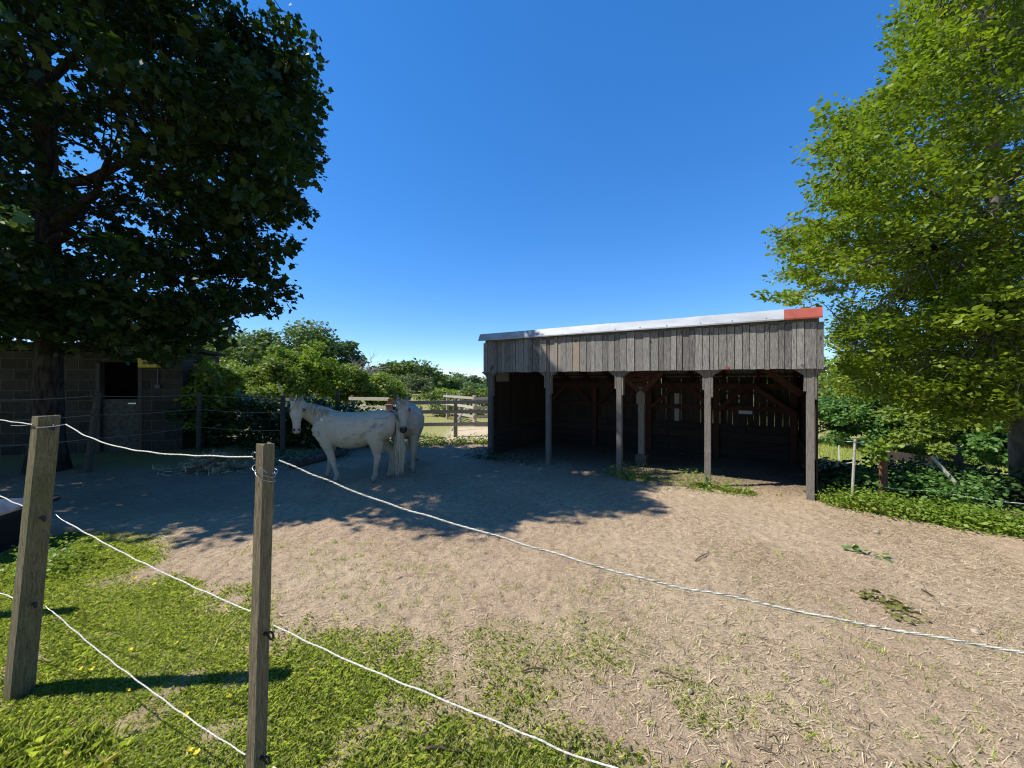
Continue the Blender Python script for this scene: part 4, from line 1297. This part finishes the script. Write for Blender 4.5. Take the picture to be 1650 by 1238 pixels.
hedge('weeds', [(-4.35, 3.55), (-3.95, 3.4), (-4.0, 3.15)], .08, .16, M['leaf_weed'], 'buttercup leaves clumped beside the trough', 218, 24, 40, .032, 'weeds', kind='stuff', up=1)

stake('white_stake', (4.52, 5.12, 0), tuple(P(1378, 708, 5.12)), .016, M['pale_stick'], 'thin white electric fence stake in the weeds beyond the shelter corner', None, 'stake')
stake('rusty_post', (5.02, 5.2, 0), tuple(P(1423, 722, 5.2)), .045, M['red_post'], 'short rust red post wrapped in creeper by the white stake', None, 'post', square=False)
stake('leaning_stick', (6.05, 5.0, 0.0), tuple(P(1500, 735, 5.3)), .024, M['pale_stick'], 'pale stick leaning steeply over the nettles', None, 'stick')
stake('distant_stake', tuple(list(at(1353, 11.5)) + [float(ground_z(*at(1353, 11.5), False))]), tuple(P(1352, 718, 11.5)), .018, M['white_tape'], 'short white stake out in the pasture beside the shelter post', None, 'stake')
t = empty('slanting_rail', P(1428, 732, 7.2), 0, 'dark brown slanting rail beyond the nettles', 'rail')
mb = MB(); e_ = P(1575, 758, 6.6) - P(1428, 732, 7.2); mb.beam((0, 0, 0), e_, .05, .16, .5); mb.build('rail_board', M['dark_post'], t)
for c_ in (Vector((.12, .06, -.35)), e_ * .85 + Vector((0, .06, -.3))):
    mb = MB(); mb.box(c_, (.08, .08, 1.0)); mb.build('rail_support', M['dark_post'], t)
gw = 'thin ropes of the boundary fence beyond the shelter'
wire('thin_rope', [P(1328, 702, 5.9), P(1377, 712, 5.1), P(1470, 716, 6.4)], .005, M['white_tape'], 'upper thin white rope sagging from the shelter to the white stake', gw, .03)
wire('thin_rope', [P(1328, 738, 5.8), P(1377, 745, 5.12)], .005, M['white_tape'], 'lower thin white rope between the shelter and the white stake', gw, .04)
wire('thin_rope', [P(1424, 785, 5.15), P(1500, 790, 5.0), P(1652, 812, 4.6)], .005, M['white_tape'], 'low thin rope running from the rusty post into the beech shade', gw, .02)
# creeper on the rusty post
rng = np.random.default_rng(77); cl = [(np.array(P(1418 + rng.normal() * 8, 716 + rng.random() * 26, 5.12)), (.07, .06, .07), 12, None) for _ in range(14)]
tag(crown('creeper', cl, rng, .07, OVAL, M['leaf_weed'], None, up=.4, out=.8), 'bright leafy creeper climbing over the top of the rusty post', 'creeper')


# ------------------------------------------------------------------ horses
def remeshed(mb, voxel, smooth=6):
    me_ = D.meshes.new('tmp'); me_.from_pydata(mb.v, [], mb.f); me_.update()
    o = D.objects.new('tmp', me_); COL.objects.link(o)
    m_ = o.modifiers.new('r', 'REMESH'); m_.mode = 'VOXEL'; m_.voxel_size = voxel
    s_ = o.modifiers.new('s', 'SMOOTH'); s_.iterations = smooth; s_.factor = .5
    dg = bpy.context.evaluated_depsgraph_get(); dg.update()
    r_ = D.meshes.new_from_object(o.evaluated_get(dg))
    D.objects.remove(o); D.meshes.remove(me_)
    return r_


def horse(name, loc, rz, label, neck, poll, face, lat, front, hind, coat, muzzle, mane_side, tail_sway, hair_n=150, seed=1, scale=1.):
    """built facing +x; neck: (x,y,z,w,h) sections, poll: point, face: direction poll -> muzzle, lat: sideways direction of the head"""
    rng = np.random.default_rng(seed)
    t = empty(name, loc, rz, label, 'horse', None); t.scale = (scale,) * 3
    V = Vector; mb = MB(); Yx = V((0, 1, 0)); Zx = V((0, 0, 1))
    torso = [(-.66, .93, .05, .07), (-.635, .92, .12, .15), (-.58, .91, .185, .205), (-.47, .90, .235, .245), (-.32, .885, .25, .262), (-.14, .838, .268, .288), (.04, .820, .283, .300), (.20, .826, .274, .298), (.34, .862, .24, .29), (.45, .885, .21, .275), (.54, .895, .185, .225), (.605, .89, .15, .165), (.64, .88, .09, .10)]
    mb.loft([(V((x, 0, z)), Yx, w, Zx, h_) for x, z, w, h_ in torso], 20)
    mb.tube([(.30, 0, 1.075), (.40, 0, 1.105), (.48, 0, 1.09)], [.05, .072, .07], 10)       # withers
    mb.tube([(-.50, 0, 1.05), (-.38, 0, 1.075), (-.25, 0, 1.06)], [.08, .09, .07], 10)      # croup
    for sg in (-1, 1):
        mb.tube([(.50, sg * .12, 1.0), (.53, sg * .135, .86), (.46, sg * .14, .70)], [.09, .115, .09], 12)   # shoulder
        mb.tube([(-.45, sg * .12, 1.02), (-.44, sg * .14, .86), (-.38, sg * .15, .70)], [.12, .155, .12], 12)  # thigh
        mb.tube([(.56, sg * .09, .86), (.585, sg * .085, .74)], [.09, .07], 10)                                # breast
    secs = []
    npts = [V(n[:3]) for n in neck]
    for i, n in enumerate(neck):
        d = (npts[min(i + 1, len(npts) - 1)] - npts[max(i - 1, 0)]).normalized()
        u = d.cross(Zx); u = u.normalized() if u.length > .1 else V((0, 1, 0)); v = u.cross(d)
        secs.append((npts[i], u, n[3], v, n[4]))
    mb.loft(secs, 16)
    a = V(face).normalized(); l = V(lat); l = (l - a * l.dot(a)).normalized(); f = l.cross(a)
    if f.dot(V(face) + V((0, 0, 1))) < 0: f = -f
    HL = .50; po = V(poll)
    head = [(-.05, .045, .05, .03), (.02, .080, .085, .055), (.14, .098, .112, .066), (.28, .103, .128, .070), (.40, .090, .120, .066), (.52, .072, .096, .058), (.66, .058, .074, .048), (.80, .055, .064, .044), (.90, .058, .060, .042), (.97, .052, .050, .034), (1.01, .032, .032, .018)]
    mb.loft([(po + a * (HL * s_) + f * (fr - dp), l, w, f, dp) for s_, w, dp, fr in head], 18)
    for sg in (-1, 1):                                                     # brow, cheek, nostril and ear
        c = po + a * (HL * .27) + l * sg * .082 + f * .03; mb.tube([c - a * .03, c, c + a * .03], [.02, .034, .02], 8)
        c = po + a * (HL * .90) + l * sg * .036 + f * .026; mb.tube([c - a * .02, c, c + a * .018], [.014, .023, .014], 8)
        e0 = po - a * .005 + l * sg * .058 + f * .0
        ed = (-a * .85 + l * sg * .22 + Zx * .35 + f * .1).normalized()
        mb.loft([(e0 - ed * .03, l, .034, f, .030), (e0 + ed * .03, l, .040, f, .026), (e0 + ed * .08, l, .031, f, .019), (e0 + ed * .125, l, .013, f, .010), (e0 + ed * .145, l, .003, f, .003)], 10)
    hooves = []
    for sg, (fx_, kx_, fy_) in zip((1, -1), front):
        y = sg * .135
        mb.tube([(.45, sg * .14, .80), (.42, y * 1.05, .64), ((.42 + kx_) / 2, y, .50), (kx_, y, .37), (kx_ - .003, y, .33), ((kx_ + fx_) / 2 - .005, y + fy_ / 2, .22), (fx_ - .012, y + fy_, .125), (fx_, y + fy_, .095), (fx_ + .018, y + fy_, .05), (fx_ + .025, y + fy_, .03)],
                [.115, .092, .066, .050, .044, .034, .042, .040, .036, .042], 12)
        hooves.append((fx_ + .028, y + fy_))
    for sg, (hx, sx) in zip((1, -1), hind):
        y = sg * .14
        mb.tube([(-.43, sg * .14, .86), (-.37 + sx * .3, sg * .16, .68), (-.41 + sx * .5, sg * .15, .56), (hx - .055, y, .445), (hx - .07, y, .40), (hx - .055, y, .34), (hx - .035, y, .22), (hx - .035, y, .13), (hx - .02, y, .095), (hx, y, .05), (hx + .008, y, .03)],
                [.17, .135, .098, .062, .056, .046, .037, .045, .043, .038, .044], 12)
        hooves.append((hx + .010, y))
    me_ = remeshed(mb, .0115, 5)
    n = len(me_.vertices); co = np.empty(n * 3, np.float32); me_.vertices.foreach_get('co', co); co = co.reshape(-1, 3)
    me_.polygons.foreach_set('use_smooth', np.ones(len(me_.polygons), bool)); me_.materials.clear(); me_.materials.append(M[coat])
    rel = co - np.array(po); s_ = rel @ np.array(a) / HL; lr = rel @ np.array(l); ff = rel @ np.array(f)
    inhead = (np.abs(lr) < .16) & (np.abs(ff) < .28) & (s_ > -.4) & (s_ < 1.1) & (co[:, 0] > .45)
    rgba = np.zeros((n, 4), np.float32); rgba[:, :3] = muzzle
    rgba[:, 3] = sstep(.74, .92, s_) * inhead
    ear = (s_ < -.04) & inhead & (ff > .0) & (np.abs(lr) > .03)
    rgba[ear, :3] = (.16, .13, .115); rgba[ear, 3] = .8
    for sg in (-1, 1):                                                     # nostrils
        c = np.array(po + a * (HL * .915) + l * sg * .037 + f * .045)
        k_ = np.linalg.norm(co - c, axis=1) < .021; rgba[k_, :3] = (.02, .015, .014); rgba[k_, 3] = 1
        c = np.array(po + a * (HL * .275) + l * sg * .108 + f * .03)
        k_ = np.linalg.norm(co - c, axis=1); w = sstep(.052, .03, k_); q_ = w > rgba[:, 3]; rgba[q_, :3] = (.06, .055, .05); rgba[q_, 3] = w[q_] * .9
    mo = (np.abs(s_ - .985) < .012) & inhead & (ff < .0) ; rgba[mo, :3] = (.05, .035, .03); rgba[mo, 3] = .8
    low = sstep(.55, .10, co[:, 2]) * (.30 + .5 * fbm(co[:, 0] * 14 + co[:, 1] * 30, co[:, 2] * 16, seed, 3)); q_ = low > rgba[:, 3]; rgba[q_, :3] = (.24, .205, .17); rgba[q_, 3] = low[q_]
    bel = sstep(.66, .56, co[:, 2]) * (np.abs(co[:, 0]) < .5) * .35; q_ = bel > rgba[:, 3]; rgba[q_, :3] = (.42, .35, .26); rgba[q_, 3] = bel[q_]
    at_ = me_.attributes.new('skin', 'FLOAT_COLOR', 'POINT'); at_.data.foreach_set('color', rgba.ravel())
    body = D.objects.new('body', me_); COL.objects.link(body); body.parent = t
    for sg in (-1, 1):
        eb = MB(); c = po + a * (HL * .275) + l * sg * .100 + f * .032; r_ = .021
        eb.loft([(c + l * sg * r_ * math.sin(b_), a, max(.001, r_ * math.cos(b_)), f, max(.001, r_ * math.cos(b_) * .85)) for b_ in np.linspace(-1.2, 1.5, 7)], 10)
        eb.build('eye', M['eye'], t, True)
    for hx, hy in hooves:
        hb = MB(); hb.tube([(hx - .004, hy, .056), (hx + .002, hy, .03), (hx + .008, hy, -.006)], [.041, .047, .055], 12); hb.build('hoof', M['hoof'], t, True)

    def hair(nm, strands, w):
        vs = []; tn = []
        for pts in strands:
            pts = np.array(pts); k_ = len(pts); tn += [rng.random()] * (k_ - 1)
            d = rng.normal(size=3) * .4 + np.array((.8, 0, 0)); d[2] = 0; d /= np.linalg.norm(d) + 1e-6
            ww = w * rng.uniform(.6, 1.4)
            for i in range(k_ - 1):
                wa = ww * (1 - .75 * (i / (k_ - 1)) ** 2); wb = ww * (1 - .75 * ((i + 1) / (k_ - 1)) ** 2)
                vs += [pts[i] - d * wa, pts[i] + d * wa, pts[i + 1] + d * wb, pts[i + 1] - d * wb]
        return mesh_np(nm, np.array(vs), 4, M['hair'], t, tn)

    st = []
    crest = [np.array(secs[i][0] + secs[i][3] * secs[i][4] * .96) for i in range(len(secs))] + [np.array(po - a * .03)]
    for k_ in range(hair_n):
        u = rng.random() * (len(crest) - 1.001); i = int(u); s0 = crest[i] * (1 - u + i) + crest[i + 1] * (u - i)
        i2 = min(i, len(secs) - 1); sd = np.array(secs[i2][1]) * mane_side * secs[i2][2]
        L_ = rng.uniform(.10, .22)
        st.append([s0 + rng.normal(size=3) * .008, s0 + sd * .55 + np.array((0, 0, -.02)), s0 + sd * 1.05 + np.array((.0, 0, -L_ * .55)), s0 + sd * 1.15 + np.array((rng.normal() * .02, 0, -L_))])
    for k_ in range(26):                                                   # forelock
        s0 = np.array(po - a * .03 + l * rng.normal() * .02 + f * .05)
        st.append([s0, s0 + np.array(a) * .05 + np.array(f) * .03, s0 + np.array(a) * rng.uniform(.10, .18) + np.array(f) * .022 + np.array(l) * rng.normal() * .025])
    hair('mane', st, .006)
    st = []
    for k_ in range(230):
        g_ = rng.normal(size=3) * np.array((.012, .022, .01)); s0 = np.array((-.645, 0, 1.0)) + g_
        L_ = rng.uniform(.62, .93); spx = rng.normal() * .035; spy = rng.normal() * .04
        st.append([s0 + np.array((.06, 0, .03)), s0 + np.array((-.045, 0, -.03)), s0 + np.array((-.085 + spx * .4, tail_sway * .3 + spy * .6, -.22)), s0 + np.array((-.08 + spx, tail_sway * .7 + spy, -.5 * L_ - .12)), s0 + np.array((-.06 + spx * 1.1, tail_sway + spy * .7, -L_))])
    hair('tail', st, .008)
    return t


# dirty white horse, side on, head turned to the camera
HY = 6.32; hx0 = (573 - CX) / F * HY
horse('horse', (hx0, HY, float(ground_z(hx0, HY)) - .01), math.pi + .03, 'white horse with grey mud patches standing side on, head turned to the camera', 
      [(.40, 0, .93, .15, .21), (.52, 0, 1.02, .135, .195), (.64, .015, 1.085, .112, .165), (.75, .04, 1.14, .095, .135), (.835, .07, 1.185, .085, .11), (.875, .105, 1.225, .078, .09)],
      (.875, .150, 1.285), (-.165, .315, -.93), (.88, .46, 0), ((.245, .315, .01), (.505, .475, 0)), ((-.335, .02), (-.50, -.02)), 'coat_a', (.44, .27, .22), -1, .03, 190, 3)
# grey horse facing the camera
hx1, hy1 = (655.5 - CX) / F * 7.3, 7.3
horse('horse', (hx1, hy1, float(ground_z(hx1, hy1)) - .01), rad(-79), 'pale grey horse with a dark muzzle facing the camera behind the other horse', 
      [(.40, 0, .93, .15, .21), (.50, 0, 1.02, .135, .185), (.60, .0, 1.08, .115, .155), (.70, -.01, 1.13, .10, .13), (.78, -.015, 1.165, .088, .11)],
      (.85, .0, 1.225), (.40, .06, -.9), (-.13, .97, 0), ((.45, .45, .0), (.36, .40, .0)), ((-.50, -.02), (-.40, .0)), 'coat_b', (.035, .03, .03), 1, .02, 120, 8, 1.03)

# ------------------------------------------------------------------ small things on the ground
def stone(px, py, r, label, sq=.6):
    g = G(px, py); rng = np.random.default_rng(int(px))
    mb = MB(); secs = []
    for b_ in np.linspace(-1.4, 1.45, 7):
        secs.append((Vector((rng.normal() * r * .06, rng.normal() * r * .06, r * sq * math.sin(b_))), Vector((1, .2, 0)), r * max(.05, math.cos(b_)) * rng.uniform(.85, 1.1), Vector((-.2, 1, 0)), r * .75 * max(.05, math.cos(b_)) * rng.uniform(.9, 1.1)))
    mb.loft(secs, 10)
    o = mb.build('stone', M['stone'], None, True); o.location = (g.x, g.y, float(ground_z(g.x, g.y)) + r * sq * .35)
    o.rotation_euler = (0, 0, rng.random() * 6)
    tag(o, label, 'stone', 'stones lying on the earth')


stone(1411, 857, .035, 'pale flat stone near the weeds at the shelter corner')
stone(1572, 1018, .034, 'rounded brown stone above the long rope')
stone(1197, 1018, .022, 'small pale pebble just under the long rope')
stone(1520, 972, .02, 'little grey stone beside the heap of wilted leaves')
stone(1112, 1115, .018, 'whitish pebble on the bare earth nearest the camera')
stone(770, 852, .03, 'pale clod at the edge of the maple shadow', .5)
stone(643, 931, .024, 'pale flint on the earth in front of the shadow', .4)


def twig_thing(a, b, r, label):
    a = G(*a); b = G(*b); rng = np.random.default_rng(int(a.x * 1000) % 9999 + 1)
    mb = MB(); pts = []
    for i in range(7):
        f_ = i / 6; p = a.lerp(b, f_); p.x += rng.normal() * .002; p.y += rng.normal() * .003; p.z = float(ground_z(p.x, p.y)) + r + .004 + .01 * math.sin(f_ * 3); pts.append(p - a)
    mb.tube(pts, [r, r, r * .95, r * .9, r * .8, r * .7, r * .5], 6); mb.tube([pts[3], pts[3] + Vector((.03, .05, .02))], [r * .6, r * .3], 5)
    o = mb.build('twig', M['twig'], None, True); o.location = a; tag(o, label, 'twig', 'twigs lying on the ground')


twig_thing((675, 1214), (745, 1222), .006, 'dark crooked twig in the grass nearest the camera')
twig_thing((1052, 1078), (1100, 1096), .004, 'reddish twig on the bare earth before the rope')
twig_thing((1120, 908), (1142, 894), .005, 'short black twig pointing up the slope beside the rope')
twig_thing((1215, 1202), (1250, 1217), .004, 'thin straight twig in the bottom tufts')
twig_thing((1485, 950), (1506, 964), .005, 'dark twig above the heap of wilted leaves')
twig_thing((840, 1090), (882, 1086), .005, 'brown twig where the grass gives way to earth')
twig_thing((912, 1238), (922, 1216), .007, 'stubby dark stick poking out of the grass under the middle rope')

# wilted leafy branch
rng = np.random.default_rng(8); g = G(1425, 985); cl = []
for k_ in range(9):
    f_ = k_ / 8; q_ = G(1390 + 78 * f_, 962 + 34 * f_ + rng.normal() * 3); cl.append((np.array((q_.x, q_.y, float(ground_z(q_.x, q_.y)) + .02)), (.13, .08, .025), 12, (1, -.4, 0)))
tag(crown('wilted_branch', cl, rng, .042, OVAL, M['leaf_wilt'], None, up=.8, out=.3), 'wilted green branch lying on the earth above the long rope', 'branch')
q_ = G(1385, 888); cl = [(np.array((q_.x + rng.normal() * .08, q_.y + rng.normal() * .04, float(ground_z(q_.x, q_.y)) + .02)), (.04, .04, .015), 5, None) for _ in range(5)]
tag(crown('weed_tuft', cl, rng, .05, OVAL, M['leaf_bush'], None, up=.8, out=.3), 'lone dark green weed tuft on the earth before the shelter corner', 'weed')

# log and old hay by the wire fence
a_ = G(470, 756); b_ = G(560, 733); t = empty('log', a_, 0, 'dark fallen log lying behind the front hooves of the dirty horse', 'log')
mb = MB(); d_ = b_ - a_; mb.tube([(0, 0, .07), d_ * .35 + Vector((0, .05, .09)), d_ * .7 + Vector((0, -.02, .08)), d_ + Vector((0, 0, .09))], [.075, .085, .075, .06], 10); mb.build('log_trunk', M['log'], t, True)
mb = MB(); mb.tube([d_ * .55 + Vector((0, 0, .1)), d_ * .55 + Vector((-.15, -.1, .3))], [.03, .012], 6); mb.build('branch_stub', M['log'], t, True)
rng = np.random.default_rng(66); g = G(345, 756); n_ = 2600
pp = np.stack([rng.normal(size=n_) * .34, rng.normal(size=n_) * .2, np.zeros(n_)], -1); pp[:, 2] = .3 * np.exp(-(pp[:, 0] / .4) ** 2 - (pp[:, 1] / .26) ** 2) * rng.random(n_) ** .3
ax = rng.normal(size=(n_, 3)); ax[:, 2] *= .3
hp = mesh_np('hay_heap', leaf_verts(pp + np.array((g.x, g.y, 0)), ax, unit(rng.normal(size=(n_, 3)) * .4 + np.array((0, 0, 1))), rng.uniform(.08, .2, n_), SLIM * np.array((1, .35))), 4, M['straw'])
tag(hp, 'low heap of old hay in the shade by the corner of the block building', 'hay')

# buttercups
bc = MB()
for k_ in range(5):
    a_ = k_ * 2 * math.pi / 5; c, s = math.cos(a_), math.sin(a_)
    bc.add([(0, 0, 0), (c * .009 - s * .006, s * .009 + c * .006, .004), (c * .014, s * .014, .007), (c * .009 + s * .006, s * .009 - c * .006, .004)], [(0, 3, 2, 1)])
st = MB(); st.tube([(.006, 0, -.06), (0, 0, 0)], .0011, 4)
flower = empty('buttercup', (0, 0, 0), 0, 'tiny yellow buttercup flower open in the short grass', 'flower', 'buttercups in the grass')
pet = bc.build('petals', M['buttercup'], flower); stem = st.build('stem', M['leaf_weed'], flower)
spots = [(183, 858), (205, 862), (150, 855), (248, 948), (285, 1050), (205, 1130), (128, 1092), (148, 1090), (88, 1060), (368, 1145), (300, 1170), (305, 1238 - 8), (318, 1232), (210, 1060), (218, 936), (100, 905), (128, 893)]
for i, (px, py) in enumerate(spots):
    g = G(px, py); z = float(ground_z(g.x, g.y)) + .045
    if i == 0: f_ = flower
    else:
        f_ = flower.copy(); COL.objects.link(f_)
        for ch in (pet, stem):
            c = ch.copy(); COL.objects.link(c); c.parent = f_
    f_.location = (g.x, g.y, z); f_.rotation_euler = (R.normal() * .35 + .2, R.normal() * .35, R.random() * 6)

# ------------------------------------------------------------------ light, sky, camera
w = D.worlds.new('World'); scn.world = w; w.use_nodes = True
nt = w.node_tree; nt.nodes.clear()
sky = nt.nodes.new('ShaderNodeTexSky'); sky.sky_type = 'NISHITA'; sky.sun_disc = False
sky.sun_elevation = rad(SUN_EL); sky.sun_rotation = math.atan2(SUN_AZ[0], SUN_AZ[1])
sky.altitude = 3000; sky.air_density = 1.0; sky.dust_density = 0; sky.ozone_density = 3.0
gm = nt.nodes.new('ShaderNodeGamma'); gm.inputs[1].default_value = .63                 # camera-like compression towards the horizon
ti = mixc(nt, 1.0, gm.outputs[0], (.86, .925, 1.0), 'MULTIPLY')
hs = nt.nodes.new('ShaderNodeHueSaturation'); hs.inputs['Saturation'].default_value = 1.50; hs.inputs['Hue'].default_value = .509; hs.inputs['Value'].default_value = 1.92
bg = nt.nodes.new('ShaderNodeBackground'); bg.inputs['Strength'].default_value = .15
wo = nt.nodes.new('ShaderNodeOutputWorld')
nt.links.new(sky.outputs[0], gm.inputs[0]); nt.links.new(ti, hs.inputs['Color']); nt.links.new(hs.outputs[0], bg.inputs[0]); nt.links.new(bg.outputs[0], wo.inputs[0])

sl = D.lights.new('sun', 'SUN'); sl.energy = 4.8; sl.angle = rad(.53); sl.color = (1, .96, .89)
so_ = D.objects.new('sun', sl); COL.objects.link(so_)
ce = math.cos(rad(SUN_EL)); ha = Vector((SUN_AZ[0], SUN_AZ[1], 0)).normalized()
to_sun = Vector((ha.x * ce, ha.y * ce, math.sin(rad(SUN_EL))))
so_.rotation_euler = to_sun.to_track_quat('Z', 'Y').to_euler(); so_.location = (-20, 0, 30)

cam = D.cameras.new('camera'); co_ = D.objects.new('camera', cam); COL.objects.link(co_)
cam.sensor_width = 36; cam.lens = 36 * F / 1650; cam.shift_y = -(619 - HZ) / 1650
cam.clip_start = .02; cam.clip_end = 3000
co_.location = (0, 0, H); co_.rotation_euler = (rad(90), 0, 0)
scn.camera = co_
scn.view_settings.view_transform = 'Standard'; scn.view_settings.look = 'None'; scn.view_settings.exposure = .48; scn.view_settings.gamma = 1
scn.render.engine = 'CYCLES'; scn.cycles.filter_width = 1.15; scn.cycles.use_denoising = True
scn.cycles.max_bounces = 8; scn.cycles.diffuse_bounces = 3; scn.cycles.transmission_bounces = 4; scn.cycles.transparent_max_bounces = 4
